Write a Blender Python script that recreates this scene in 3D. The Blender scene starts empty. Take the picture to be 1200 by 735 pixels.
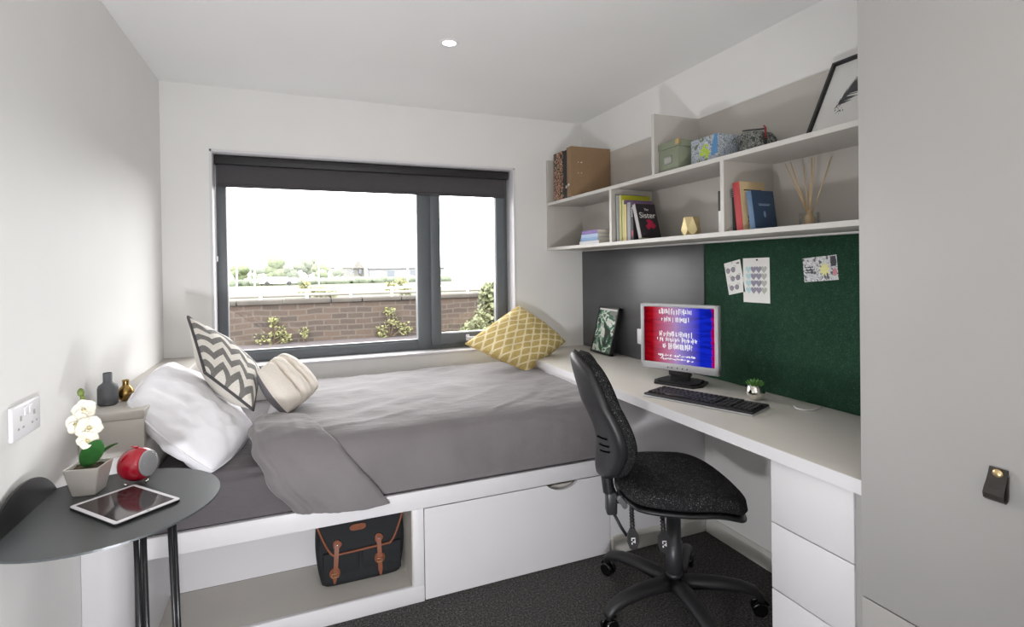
import bpy, bmesh, math, random
from mathutils import Vector, Matrix, noise
random.seed(7)
sc = bpy.context.scene
COL = sc.collection
V = Vector
PI = math.pi

# ------------------------------------------------------------------ mesh builder
class MB:
    def __init__(s):
        s.v, s.f, s.m, s.s, s.uv = [], [], [], [], []
    def add(s, vs, fs, mat=0, smooth=False, uvs=None):
        o = len(s.v)
        s.v += [V(p) for p in vs]
        for i, f in enumerate(fs):
            s.f.append([o + k for k in f]); s.m.append(mat); s.s.append(smooth)
            s.uv.append(uvs[i] if uvs else None)
        return s
    def box(s, lo, hi, bev=0.0, seg=2, mat=0, M=None):
        bm = bmesh.new(); bmesh.ops.create_cube(bm, size=1)
        lo, hi = V(lo), V(hi); c, d = (lo + hi) / 2, hi - lo
        for v in bm.verts: v.co = V((v.co.x * d.x, v.co.y * d.y, v.co.z * d.z)) + c
        if bev > 0:
            bmesh.ops.bevel(bm, geom=bm.edges[:], offset=min(bev, min(d) * .49), segments=seg, profile=.5, affect='EDGES')
        s._bm(bm, mat, bev > 0, M); return s
    def _bm(s, bm, mat, smooth, M=None):
        bm.verts.ensure_lookup_table()
        for i, v in enumerate(bm.verts): v.index = i
        vs = [(M @ v.co) if M else v.co.copy() for v in bm.verts]
        s.add(vs, [[v.index for v in f.verts] for f in bm.faces], mat, smooth); bm.free()
    def ico(s, c, r, sub=2, sc3=(1, 1, 1), nz=0.0, nf=3.0, mat=0):
        bm = bmesh.new(); bmesh.ops.create_icosphere(bm, subdivisions=sub, radius=1)
        for v in bm.verts:
            k = 1 + nz * noise.noise(v.co * nf + V(c))
            v.co = V((v.co.x * r * sc3[0] * k, v.co.y * r * sc3[1] * k, v.co.z * r * sc3[2] * k)) + V(c)
        s._bm(bm, mat, True); return s
    def cyl(s, p0, p1, r0, r1=None, n=20, mat=0, smooth=True):
        return s.tube([p0, p1], [r0, r0 if r1 is None else r1], n, mat)
    def tube(s, pts, r, n=10, mat=0, cap=True, flat=1.0, up=None):
        pts = [V(p) for p in pts]
        if not isinstance(r, (list, tuple)): r = [r] * len(pts)
        rings = []; u = None
        for i, p in enumerate(pts):
            t = (pts[min(i + 1, len(pts) - 1)] - pts[max(i - 1, 0)]).normalized()
            if u is None:
                ref = V(up) if up else (V((0, 0, 1)) if abs(t.z) < .9 else V((1, 0, 0)))
                u = (ref - t * ref.dot(t)).normalized()
            else:
                u = (u - t * u.dot(t)).normalized()
            w = t.cross(u)
            rings.append([p + (u * math.sin(2 * PI * k / n) * flat + w * math.cos(2 * PI * k / n)) * r[i] for k in range(n)])
        vs = [p for q in rings for p in q]; fs = []
        for i in range(len(pts) - 1):
            for k in range(n):
                fs.append([i * n + k, i * n + (k + 1) % n, (i + 1) * n + (k + 1) % n, (i + 1) * n + k])
        s.add(vs, fs, mat, True)
        if cap:
            s.add(rings[0], [list(range(n))[::-1]], mat); s.add(rings[-1], [list(range(n))], mat)
        return s
    def lathe(s, prof, o=(0, 0, 0), n=32, mat=0, M=None, wob=0.0):
        vs, fs = [], []
        for (r, z) in prof:
            for k in range(n):
                a = 2 * PI * k / n
                p = V((r * math.cos(a), r * math.sin(a), z))
                vs.append(((M @ p) if M else p) + V(o))
        for i in range(len(prof) - 1):
            for k in range(n):
                fs.append([i * n + k, i * n + (k + 1) % n, (i + 1) * n + (k + 1) % n, (i + 1) * n + k])
        s.add(vs, fs, mat, True)
        if prof[0][0] > 1e-4: s.add(vs[:n], [list(range(n))[::-1]], mat)
        if prof[-1][0] > 1e-4: s.add(vs[-n:], [list(range(n))], mat)
        return s
    def prism(s, poly, h0, h1, M=None, mat=0, side=None):
        """polygon (x,y) extruded from z=h0 to h1, then transformed by M"""
        n = len(poly); M = M or Matrix()
        a = [M @ V((x, y, h0)) for x, y in poly]; b = [M @ V((x, y, h1)) for x, y in poly]
        s.add(a + b, [list(range(n))[::-1], list(range(n, 2 * n))], mat)
        s.add(a + b, [[k, (k + 1) % n, n + (k + 1) % n, n + k] for k in range(n)], mat if side is None else side)
        return s
    def grid(s, fn, nu, nv, mat=0, flip=False, smooth=True):
        vs = [fn(i / nu, j / nv) for j in range(nv + 1) for i in range(nu + 1)]
        fs, uvs = [], []
        for j in range(nv):
            for i in range(nu):
                q = [j * (nu + 1) + i, j * (nu + 1) + i + 1, (j + 1) * (nu + 1) + i + 1, (j + 1) * (nu + 1) + i]
                w = [(i / nu, j / nv), ((i + 1) / nu, j / nv), ((i + 1) / nu, (j + 1) / nv), (i / nu, (j + 1) / nv)]
                if flip: q, w = q[::-1], w[::-1]
                fs.append(q); uvs.append(w)
        return s.add(vs, fs, mat, smooth, uvs)
    def xf(s, M):
        s.v = [M @ p for p in s.v]; return s
    def mesh(s, name, mats, weld=True):
        me = bpy.data.meshes.new(name)
        me.from_pydata([tuple(p) for p in s.v], [], s.f)
        for i, p in enumerate(me.polygons):
            p.material_index = s.m[i]; p.use_smooth = s.s[i]
        if any(s.uv):
            ul = me.uv_layers.new(name='UVMap')
            for i, p in enumerate(me.polygons):
                if s.uv[i]:
                    for k, li in enumerate(p.loop_indices): ul.data[li].uv = s.uv[i][k]
        bm = bmesh.new(); bm.from_mesh(me)
        if weld: bmesh.ops.remove_doubles(bm, verts=bm.verts[:], dist=1e-5)
        bmesh.ops.recalc_face_normals(bm, faces=bm.faces[:])
        bm.to_mesh(me); bm.free()
        for m in (mats if isinstance(mats, (list, tuple)) else [mats]): me.materials.append(m)
        return me

def empty(name, loc=(0, 0, 0), rot=(0, 0, 0)):
    o = bpy.data.objects.new(name, None); COL.objects.link(o)
    o.empty_display_size = .05
    o.location = loc; o.rotation_euler = rot
    return o
def tag(o, label=None, cat=None, group=None, kind=None):
    if label: o['label'] = label
    if cat: o['category'] = cat
    if group: o['group'] = group
    if kind: o['kind'] = kind
    return o
def thing(name, label, cat, loc=(0, 0, 0), rot=(0, 0, 0), group=None):
    return tag(empty(name, loc, rot), label, cat, group)
def mat_of(o):
    return Matrix.LocRotScale(o.location, o.rotation_euler, None)
def root_of(o):
    while o.parent: o = o.parent
    return o
def part(name, mb, mats, parent=None, world=True, weld=True, auto=None):
    """a mesh object; with world=True the builder holds world coordinates"""
    if parent is not None and world:
        mb.xf(mat_of(root_of(parent)).inverted())
    me = mb.mesh(name, mats, weld)
    o = bpy.data.objects.new(name, me); COL.objects.link(o)
    if parent is not None: o.parent = parent
    if auto:
        for p in me.polygons: p.use_smooth = True
        me.set_sharp_from_angle(angle=math.radians(auto))
    return o
def single(name, mb, mats, label, cat, loc=(0, 0, 0), group=None, kind=None, auto=None):
    """a thing that is one mesh; builder in world coordinates"""
    mb.xf(Matrix.Translation(-V(loc)))
    me = mb.mesh(name, mats); o = bpy.data.objects.new(name, me); COL.objects.link(o); o.location = loc
    if auto:
        for p in me.polygons: p.use_smooth = True
        me.set_sharp_from_angle(angle=math.radians(auto))
    return tag(o, label, cat, group, kind)
def struct(name, mb, mats, parent=None):
    o = part(name, mb, mats, parent)
    if parent is None: o['kind'] = 'structure'
    return o
def text_part(name, txt, size, mat, parent, M, extrude=.0004, align='CENTER'):
    cu = bpy.data.curves.new('t', 'FONT'); cu.body = txt; cu.size = size; cu.extrude = extrude; cu.align_x = align
    to = bpy.data.objects.new('t', cu); COL.objects.link(to)
    bpy.context.view_layer.update()
    me = bpy.data.meshes.new_from_object(to.evaluated_get(bpy.context.evaluated_depsgraph_get()))
    bpy.data.objects.remove(to)
    me.name = name; me.materials.clear(); me.materials.append(mat)
    me.transform(M)
    o = bpy.data.objects.new(name, me); COL.objects.link(o); o.parent = parent
    return o
def frame_M(o, x, y):
    """matrix with origin o, x axis x, y axis y (orthonormalised)"""
    x = V(x).normalized(); y = V(y); y = (y - x * y.dot(x)).normalized(); z = x.cross(y)
    M = Matrix((x, y, z)).transposed().to_4x4(); M.translation = V(o); return M

# ------------------------------------------------------------------ materials
def lin(c):
    c /= 255.0
    return c / 12.92 if c <= .04045 else ((c + .055) / 1.055) ** 2.4
def rgb(r, g, b): return (lin(r), lin(g), lin(b), 1)
class NT:
    def __init__(s, name):
        s.m = bpy.data.materials.new(name); s.m.use_nodes = True
        s.t = s.m.node_tree; s.b = s.t.nodes['Principled BSDF']; s.out = s.t.nodes['Material Output']
    def n(s, typ, **kw):
        x = s.t.nodes.new(typ)
        for k, v in kw.items():
            if k.startswith('i_'):
                key = k[2:].replace('_', ' ')
                x.inputs[int(key) if key.isdigit() else key].default_value = v
            else: setattr(x, k, v)
        return x
    def l(s, a, b): s.t.links.new(a, b)
    def math(s, op, a, b=None, c=None):
        x = s.n('ShaderNodeMath', operation=op)
        for i, q in enumerate((a, b, c)):
            if q is None: continue
            if isinstance(q, (int, float)): x.inputs[i].default_value = q
            else: s.l(q, x.inputs[i])
        return x.outputs[0]
    def mix(s, fac, a, b):
        x = s.n('ShaderNodeMix', data_type='RGBA')
        if isinstance(fac, (int, float)): x.inputs['Factor'].default_value = fac
        else: s.l(fac, x.inputs['Factor'])
        for k, q in (('A', a), ('B', b)):
            i = [y for y in x.inputs if y.name == k and y.type == 'RGBA'][0]
            if isinstance(q, tuple): i.default_value = q
            else: s.l(q, i)
        return [y for y in x.outputs if y.type == 'RGBA'][0]
    def ramp(s, fac, stops, interp='LINEAR'):
        x = s.n('ShaderNodeValToRGB'); x.color_ramp.interpolation = interp
        e = x.color_ramp.elements
        while len(e) < len(stops): e.new(.5)
        for i, (p, c) in enumerate(stops): e[i].position = p; e[i].color = c
        s.l(fac, x.inputs[0]); return x.outputs[0]
    def bump(s, h, strength=.2, dist=.002):
        x = s.n('ShaderNodeBump'); x.inputs['Strength'].default_value = strength; x.inputs['Distance'].default_value = dist
        s.l(h, x.inputs['Height']); s.l(x.outputs[0], s.b.inputs['Normal'])
    def noise(s, scale, detail=3, rough=.5, coord='Object', vec=None, stretch=None):
        x = s.n('ShaderNodeTexNoise'); x.inputs['Scale'].default_value = scale; x.inputs['Detail'].default_value = detail
        x.inputs['Roughness'].default_value = rough
        v = vec or s.coord(coord)
        if stretch:
            mp = s.n('ShaderNodeMapping'); mp.inputs['Scale'].default_value = stretch; s.l(v, mp.inputs[0]); v = mp.outputs[0]
        s.l(v, x.inputs['Vector']); return x.outputs['Fac']
    def coord(s, k='Object'):
        return s.n('ShaderNodeTexCoord').outputs[k]
    def base(s, c): 
        if isinstance(c, tuple): s.b.inputs['Base Color'].default_value = c
        else: s.l(c, s.b.inputs['Base Color'])
def mk(name, c, rough=.5, metal=0.0, nz=0.0, nscale=30, bump=0.0, bscale=200, coat=0, sheen=0, spec=None):
    t = NT(name); t.b.inputs['Roughness'].default_value = rough; t.b.inputs['Metallic'].default_value = metal
    if spec is not None: t.b.inputs['Specular IOR Level'].default_value = spec
    if coat: t.b.inputs['Coat Weight'].default_value = coat
    if sheen: t.b.inputs['Sheen Weight'].default_value = sheen; t.b.inputs['Sheen Roughness'].default_value = .5
    if nz:
        f = t.noise(nscale)
        d = tuple(x * (1 - nz) for x in c[:3]) + (1,); e = tuple(min(1, x * (1 + nz)) for x in c[:3]) + (1,)
        t.base(t.ramp(f, [(.3, d), (.7, e)]))
    else: t.base(c)
    if bump: t.bump(t.noise(bscale, 2), bump, .001)
    return t.m

M_wall = mk('white_wall_paint', rgb(232, 231, 229), .6, nz=.012, nscale=4, bump=.06, bscale=350)
M_ceil = mk('ceiling_paint', rgb(240, 240, 239), .7, nz=.01, nscale=3)
M_white = mk('white_laminate', rgb(220, 218, 221), .38, nz=.008, nscale=6)
M_greige = mk('greige_laminate', rgb(196, 191, 184), .42, nz=.012, nscale=8)
M_ward = mk('wardrobe_laminate', rgb(166, 164, 162), .4, nz=.01, nscale=6)
M_shelf = mk('shelf_laminate', rgb(186, 181, 174), .45, nz=.012, nscale=8)
M_desk = mk('desk_laminate', rgb(214, 210, 203), .4, nz=.012, nscale=9)
M_edge = mk('pale_edge_band', rgb(204, 201, 196), .4)
M_gap = mk('shadow_gap', rgb(40, 38, 36), .8)
M_trim = mk('skirting_paint', rgb(212, 209, 203), .4)
M_frame = mk('slate_grey_frame', rgb(96, 101, 105), .42, nz=.02, nscale=12)
M_blind = mk('charcoal_blind_fabric', rgb(74, 71, 74), .8, nz=.05, nscale=60, bump=.1, bscale=900)
M_blind_d = mk('black_blind_cassette', rgb(40, 39, 41), .5)
M_black = mk('black_plastic', rgb(34, 34, 36), .45, nz=.04, nscale=50, bump=.04, bscale=600)
M_slot = mk('matt_black_slot', rgb(10, 10, 11), .95, spec=.0)
M_blackgloss = mk('black_gloss', rgb(14, 14, 15), .12)
M_dkgrey = mk('dark_grey_metal', rgb(62, 63, 66), .38, metal=.4)
M_tabmetal = mk('charcoal_powder_coat', rgb(84, 87, 89), .38, metal=.45, bump=.03, bscale=900)
M_tabblack = mk('black_powder_coat', rgb(34, 34, 36), .35, metal=.3)
M_chrome = mk('chrome', rgb(225, 222, 215), .08, metal=1)
M_steel = mk('brushed_steel', rgb(170, 170, 172), .35, metal=1)
M_gold = mk('gold_metal', rgb(160, 130, 78), .22, metal=1)
M_goldmatte = mk('gold_hammered', rgb(206, 188, 142), .45, metal=.6, bump=.15, bscale=120)
M_whiteplastic = mk('white_plastic', rgb(232, 230, 234), .3)
M_ceramic = mk('white_ceramic', rgb(214, 208, 202), .3, nz=.02, nscale=20)
M_vase = mk('slate_ceramic', rgb(92, 94, 98), .6)
M_red = mk('red_gloss', rgb(186, 14, 44), .14, coat=.6)
M_leaf = mk('orchid_leaf', rgb(42, 92, 40), .35, nz=.25, nscale=40)
M_stem = mk('orchid_stem', rgb(110, 126, 62), .5, nz=.15, nscale=60)
M_petal = mk('orchid_petal', rgb(244, 240, 226), .55, nz=.03, nscale=40)
M_soil = mk('moss_soil', rgb(66, 58, 36), .95, nz=.4, nscale=120, bump=.8, bscale=220)
def sheet_mat():
    t = NT('dark_grey_sheet'); t.b.inputs['Roughness'].default_value = .85; t.b.inputs['Sheen Weight'].default_value = .15
    t.base(rgb(92, 87, 90)); t.bump(t.noise(11, 4, .6, stretch=(1, 3, 2.2)), .5, .014); return t.m
M_sheet = sheet_mat()
M_sheet_plain = mk('dark_grey_sheet', rgb(92, 87, 90), .85, nz=.03, nscale=90, bump=.05, bscale=700, sheen=.15)
M_pillow = mk('white_cotton', rgb(240, 239, 244), .9, nz=.01, nscale=60, bump=.04, bscale=700)
M_cream = mk('cream_linen', rgb(232, 224, 214), .9, nz=.04, nscale=150, bump=.12, bscale=600)
M_cushgrey = mk('grey_linen', rgb(120, 117, 122), .9, nz=.05, nscale=150, bump=.12, bscale=600)
M_natural = mk('natural_cotton_back', rgb(222, 218, 210), .9, nz=.03, nscale=120, bump=.1, bscale=600)
M_piping = mk('dark_grey_piping', rgb(82, 80, 82), .9)
M_tan = mk('tan_leather', rgb(130, 72, 46), .5, nz=.12, nscale=50, bump=.15, bscale=260)
M_canvas = mk('black_canvas', rgb(26, 28, 32), .8, nz=.1, nscale=200, bump=.2, bscale=900)
M_dleather = mk('dark_leather', rgb(44, 38, 35), .5, bump=.2, bscale=350)
M_brass = mk('brass_stud', rgb(212, 186, 140), .3, metal=.8)
M_paper = mk('paper_pages', rgb(226, 219, 202), .9, nz=.03, nscale=200)
M_card = mk('white_card', rgb(222, 221, 218), .7)
M_kraft = mk('kraft_brown_board', rgb(140, 113, 84), .7, nz=.04, nscale=80)
M_folderblack = mk('black_board', rgb(34, 33, 34), .6)
M_greenbox = mk('sage_green_box', rgb(130, 137, 117), .65, nz=.02, nscale=60)
M_greylabel = mk('grey_card', rgb(168, 170, 160), .5)
M_reed = mk('reed_stick', rgb(196, 166, 124), .8, nz=.08, nscale=80)
M_silver = mk('silver_plastic', rgb(184, 184, 188), .4, metal=.2)
M_ink = mk('dark_ink', rgb(64, 62, 70), .7)
M_teal = mk('pale_teal_ink', rgb(176, 204, 206), .7)
M_lilac = mk('lilac_ink', rgb(140, 134, 152), .7)
M_brownink = mk('brown_ink', rgb(126, 120, 112), .7)
M_pinkink = mk('pink_ink', rgb(196, 130, 140), .7)
M_yellowink = mk('pale_yellow_ink', rgb(222, 218, 150), .7)
M_stone_cop = mk('coping_stone', rgb(66, 62, 57), .9, nz=.2, nscale=3)
M_rail = mk('white_rail', rgb(226, 226, 222), .6)
M_path = mk('paving', rgb(68, 62, 63), .9, nz=.12, nscale=4)
M_lampgrey = mk('lamp_post_grey', rgb(190, 192, 194), .6)
M_render = mk('pale_render_wall', rgb(116, 113, 108), .9, nz=.08, nscale=.4)
M_slate = mk('slate_roof', rgb(96, 95, 95), .9, nz=.1, nscale=.5)
M_winglass = mk('dark_window', rgb(96, 101, 108), .3)
M_metalwall = mk('grey_cladding', rgb(122, 123, 126), .7, nz=.05, nscale=.3)
M_bark = mk('bark', rgb(88, 74, 58), .9, nz=.2, nscale=20)

def glass_mat(name, rough=0.0, tint=(1, 1, 1, 1), refl=.06):
    t = NT(name); t.t.nodes.remove(t.b)
    tr = t.n('ShaderNodeBsdfTransparent'); tr.inputs[0].default_value = tint
    gl = t.n('ShaderNodeBsdfGlossy'); gl.inputs['Roughness'].default_value = rough
    lw = t.n('ShaderNodeLayerWeight'); lw.inputs[0].default_value = .12
    mx = t.n('ShaderNodeMixShader')
    t.l(t.math('ADD', t.math('MULTIPLY', lw.outputs['Fresnel'], .7 if refl > .08 else .35), refl * .3), mx.inputs[0])
    t.l(tr.outputs[0], mx.inputs[1]); t.l(gl.outputs[0], mx.inputs[2]); t.l(mx.outputs[0], t.out.inputs[0])
    return t.m
M_glass = glass_mat('window_glass')
M_dome = glass_mat('clear_dome', 0, (.96, .97, .97, 1), .075)
M_jar = glass_mat('clear_glass', 0, (.93, .95, .95, 1), .5)

def carpet():
    t = NT('charcoal_carpet'); t.b.inputs['Roughness'].default_value = .95; t.b.inputs['Specular IOR Level'].default_value = .15
    a = t.noise(420, 2, .7); b = t.noise(130, 3, .7)
    f = t.math('ADD', t.math('MULTIPLY', a, .55), t.math('MULTIPLY', b, .45))
    t.base(t.ramp(f, [(.36, rgb(28, 28, 30)), (.49, rgb(64, 63, 64)), (.56, rgb(100, 98, 95)), (.66, rgb(168, 162, 154))]))
    t.bump(a, .8, .004); return t.m
M_carpet = carpet()
def speckle(name, dark, light, fleck, scale=260, lo=.6, hi=.72, rough=.92, bump=.4):
    t = NT(name); t.b.inputs['Roughness'].default_value = rough; t.b.inputs['Specular IOR Level'].default_value = .2
    a = t.noise(scale, 2, .65); b = t.noise(scale * .18, 3, .6)
    f = t.math('ADD', t.math('MULTIPLY', a, .8), t.math('MULTIPLY', b, .2))
    t.base(t.ramp(f, [(.3, dark), (lo - .08, light), (lo, light), (hi, fleck)]))
    t.bump(a, bump, .0015); return t.m
M_chairfab = speckle('black_flecked_fabric', rgb(14, 14, 15), rgb(32, 32, 34), rgb(150, 148, 146), 330, .58, .70)
M_pinboard = speckle('green_pinboard_felt', rgb(18, 42, 30), rgb(32, 62, 46), rgb(80, 110, 90), 260, .57, .74, .95, .3)
def chalk():
    t = NT('dark_grey_panel'); t.b.inputs['Roughness'].default_value = .36
    f = t.noise(3, 4, .6, stretch=(1, .4, 2))
    t.base(t.ramp(f, [(.3, rgb(66, 67, 70)), (.7, rgb(82, 83, 86))])); return t.m
M_chalk = chalk()
def duvet_mat():
    t = NT('grey_duvet_cotton'); t.b.inputs['Roughness'].default_value = .8; t.b.inputs['Sheen Weight'].default_value = .25
    f = t.noise(5, 4); t.base(t.ramp(f, [(.3, rgb(112, 107, 109)), (.7, rgb(120, 115, 117))]))
    w = t.noise(14, 4, .6, stretch=(1, 2.2, 1)); t.bump(w, .35, .012); return t.m
M_duvet = duvet_mat()
def chevron():
    t = NT('chevron_print'); t.b.inputs['Roughness'].default_value = .9
    x = t.n('ShaderNodeSeparateXYZ'); t.l(t.coord('UV'), x.inputs[0])
    z = t.math('PINGPONG', t.math('MULTIPLY', x.outputs[0], 3.5), .5)
    v = t.math('ADD', t.math('MULTIPLY', x.outputs[1], 4.6), t.math('MULTIPLY', z, 1.25))
    s = t.math('GREATER_THAN', t.math('FRACT', v), .5)
    nz = t.noise(120, 3); g = t.ramp(nz, [(.3, rgb(112, 110, 108)), (.7, rgb(132, 130, 127))])
    w = t.ramp(nz, [(.3, rgb(222, 216, 208)), (.7, rgb(232, 228, 221))])
    t.base(t.mix(s, w, g)); t.bump(t.noise(600, 2), .15, .001); return t.m
M_chevron = chevron()
def ogee():
    t = NT('mustard_leaf_print'); t.b.inputs['Roughness'].default_value = .85
    x = t.n('ShaderNodeSeparateXYZ'); t.l(t.coord('UV'), x.inputs[0])
    U = t.math('MULTIPLY', x.outputs[0], 14.0); W = t.math('MULTIPLY', x.outputs[1], 4.6)
    c = t.math('MULTIPLY', t.math('COSINE', t.math('MULTIPLY', W, 2 * PI)), .40)
    g1 = t.math('ABSOLUTE', t.math('SUBTRACT', t.math('FLOORED_MODULO', t.math('SUBTRACT', U, c), 2.0), 1.0))
    g2 = t.math('ABSOLUTE', t.math('SUBTRACT', t.math('FLOORED_MODULO', t.math('ADD', t.math('ADD', U, c), 1.0), 2.0), 1.0))
    d = t.math('MINIMUM', g1, g2)
    s = t.ramp(d, [(.15, (0, 0, 0, 1)), (.24, (1, 1, 1, 1))])
    nz = t.noise(90, 3)
    y = t.ramp(nz, [(.3, rgb(194, 168, 102)), (.7, rgb(210, 186, 120))]); w = rgb(240, 226, 186)
    t.base(t.mix(s, w, y)); t.bump(d, .2, .003); return t.m
M_mustard = ogee()
def blotch(name, cols, scale=60, rough=.6, detail=3, dist=0.0):
    t = NT(name); t.b.inputs['Roughness'].default_value = rough
    x = t.n('ShaderNodeTexNoise'); x.inputs['Scale'].default_value = scale; x.inputs['Detail'].default_value = detail
    x.inputs['Distortion'].default_value = dist; t.l(t.coord('Object'), x.inputs['Vector'])
    n = len(cols); t.base(t.ramp(x.outputs['Fac'], [(.37 + .24 * i / max(1, n - 1), c) for i, c in enumerate(cols)], 'CONSTANT'))
    return t.m
M_floral = blotch('dark_floral_print', [rgb(26, 27, 26), rgb(74, 96, 54), rgb(30, 30, 30), rgb(196, 92, 84), rgb(214, 190, 162), rgb(34, 38, 34), rgb(96, 118, 66), rgb(170, 76, 78), rgb(30, 30, 30)], 42, dist=.6)
M_tin = blotch('watercolour_floral_print', [rgb(168, 176, 188), rgb(96, 110, 132), rgb(196, 200, 202), rgb(126, 138, 152), rgb(184, 190, 194), rgb(104, 112, 94)], 40, dist=1)
M_pouch = blotch('grey_rose_print', [rgb(54, 58, 56), rgb(132, 132, 128), rgb(78, 84, 78), rgb(168, 168, 164), rgb(96, 98, 96), rgb(58, 66, 56)], 38, dist=1.5)
M_photo = blotch('green_photo_print', [rgb(28, 34, 32), rgb(60, 128, 96), rgb(208, 212, 204), rgb(46, 96, 74), rgb(120, 124, 116), rgb(30, 32, 32)], 9, .35, dist=.8)
M_postcard = blotch('grey_postcard_print', [rgb(86, 86, 92), rgb(206, 206, 208), rgb(186, 186, 192), rgb(226, 226, 226), rgb(120, 120, 128), rgb(212, 210, 212)], 60, .6, dist=.6)
M_tabscreen = blotch('dark_tablet_display', [rgb(46, 40, 42), rgb(66, 58, 60), rgb(40, 36, 38), rgb(78, 66, 68), rgb(54, 48, 50)], 26, .08, dist=1.2)
def mk_book(r, g, b, rough=.5): return mk('book_cloth_%d_%d_%d' % (r, g, b), rgb(r, g, b), rough, nz=.03, nscale=90)

def screen_mat():
    t = NT('lit_monitor_display')
    t.t.nodes.remove(t.b)
    em = t.n('ShaderNodeEmission'); t.l(em.outputs[0], t.out.inputs[0]); em.inputs[1].default_value = .8
    x = t.n('ShaderNodeSeparateXYZ'); t.l(t.coord('UV'), x.inputs[0]); u, v = x.outputs[0], x.outputs[1]
    nz = t.noise(3, 4, .6, 'UV', stretch=(1.2, 2.5, 1))
    g = t.math('ADD', u, t.math('MULTIPLY', t.math('SUBTRACT', nz, .5), .12))
    base = t.ramp(g, [(0, rgb(120, 6, 20)), (.2, rgb(196, 20, 34)), (.4, rgb(186, 50, 84)), (.55, rgb(70, 70, 200)), (.75, rgb(24, 48, 214)), (.96, rgb(20, 40, 200)), (.985, rgb(196, 0, 90))])
    dk = t.ramp(t.noise(4, 4, .6, 'UV', stretch=(.9, 4, 1)), [(.35, (.5, .5, .5, 1)), (.6, (1, 1, 1, 1))])
    mu = t.n('ShaderNodeMix', data_type='RGBA', blend_type='MULTIPLY'); mu.inputs['Factor'].default_value = 1
    ci = [y for y in mu.inputs if y.type == 'RGBA']; t.l(base, ci[0]); t.l(dk, ci[1])
    col = [y for y in mu.outputs if y.type == 'RGBA'][0]
    glow = t.math('MULTIPLY', t.math('SUBTRACT', 1.0, t.math('MINIMUM', 1.0, t.math('MULTIPLY', t.math('ABSOLUTE', t.math('SUBTRACT', u, .47)), 2.9))), .55)
    col = t.mix(glow, col, rgb(206, 180, 228))
    t.l(col, em.inputs[0]); return t.m
M_screen = screen_mat()
def emis(name, c, st):
    t = NT(name); t.t.nodes.remove(t.b); e = t.n('ShaderNodeEmission'); e.inputs[0].default_value = c; e.inputs[1].default_value = st
    t.l(e.outputs[0], t.out.inputs[0]); return t.m
M_scrtext = emis('lit_white_lettering', (1, 1, 1, 1), .85)
M_lamp = emis('lit_lamp_lens', (1, .93, .82, 1), 6)

def stone_mat():
    t = NT('coursed_stone'); t.b.inputs['Roughness'].default_value = .9
    mp = t.n('ShaderNodeMapping'); mp.inputs['Rotation'].default_value = (PI / 2, 0, 0); t.l(t.coord('Object'), mp.inputs[0])
    nv = t.n('ShaderNodeTexNoise'); nv.inputs['Scale'].default_value = 1.6; t.l(mp.outputs[0], nv.inputs['Vector'])
    va = t.n('ShaderNodeVectorMath', operation='SCALE'); t.l(nv.outputs['Color'], va.inputs[0]); va.inputs['Scale'].default_value = .11
    vb = t.n('ShaderNodeVectorMath', operation='ADD'); t.l(mp.outputs[0], vb.inputs[0]); t.l(va.outputs[0], vb.inputs[1])
    br = t.n('ShaderNodeTexBrick'); t.l(vb.outputs[0], br.inputs['Vector'])
    br.inputs['Color1'].default_value = rgb(74, 60, 50); br.inputs['Color2'].default_value = rgb(44, 39, 36); br.inputs['Mortar'].default_value = rgb(84, 78, 71)
    br.inputs['Scale'].default_value = 1; br.inputs['Mortar Size'].default_value = .012; br.inputs['Brick Width'].default_value = .27; br.inputs['Row Height'].default_value = .098
    br.inputs['Bias'].default_value = -.1
    n2 = t.noise(5, 5, .65)
    t.base(t.mix(t.math('MULTIPLY', n2, .7), br.outputs['Color'], rgb(66, 56, 48)))
    t.bump(br.outputs['Fac'], -.6, .02); return t.m
M_stone = stone_mat()
M_grass = mk('field_grass', rgb(72, 78, 52), .95, nz=.2, nscale=.25)
M_tree = mk('tree_leaves', rgb(98, 108, 80), .9, nz=.3, nscale=1.2)
M_treed = mk('dull_tree_leaves', rgb(100, 107, 92), .9, nz=.25, nscale=1.0)
M_shrub = mk('shrub_leaves', rgb(90, 94, 64), .7, nz=.35, nscale=9)
M_weed = mk('weed_leaves', rgb(98, 98, 60), .7, nz=.3, nscale=12)

# ------------------------------------------------------------------ room measures (metres)
XL, XR, YW, CZ = -.635, 1.829, 3.162, 2.27
YF = -1.9                                   # wall behind the camera
YB = 2.012                                  # front of the bed
RX0, RX1, RZ0, RZ1, YR = -.405, 1.314, .775, 1.926, 3.36   # window reveal

struct('floor', MB().box((XL - .1, YF - .1, -.1), (XR + .9, YW + .1, 0)), M_carpet)
struct('ceiling', MB().box((XL - .1, YF - .1, CZ), (XR + .9, YW + .32, CZ + .12)), M_ceil)
struct('wall_left', MB().box((XL - .12, YF - .1, 0), (XL, YW + .32, CZ)), M_wall)
struct('wall_right', MB().box((XR, YF - .1, 0), (XR + .12, YW + .32, CZ)), M_wall)
wb = MB()
wb.box((XL, YW, 0), (RX0, YW + .3, CZ)); wb.box((RX1, YW, 0), (XR, YW + .3, CZ))
wb.box((RX0, YW, 0), (RX1, YW + .3, RZ0)); wb.box((RX0, YW, RZ1), (RX1, YW + .3, CZ))
struct('wall_back', wb, M_wall)
struct('wall_front', MB().box((XL, YF - .1, 0), (XR, YF, CZ)), M_wall)

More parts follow.
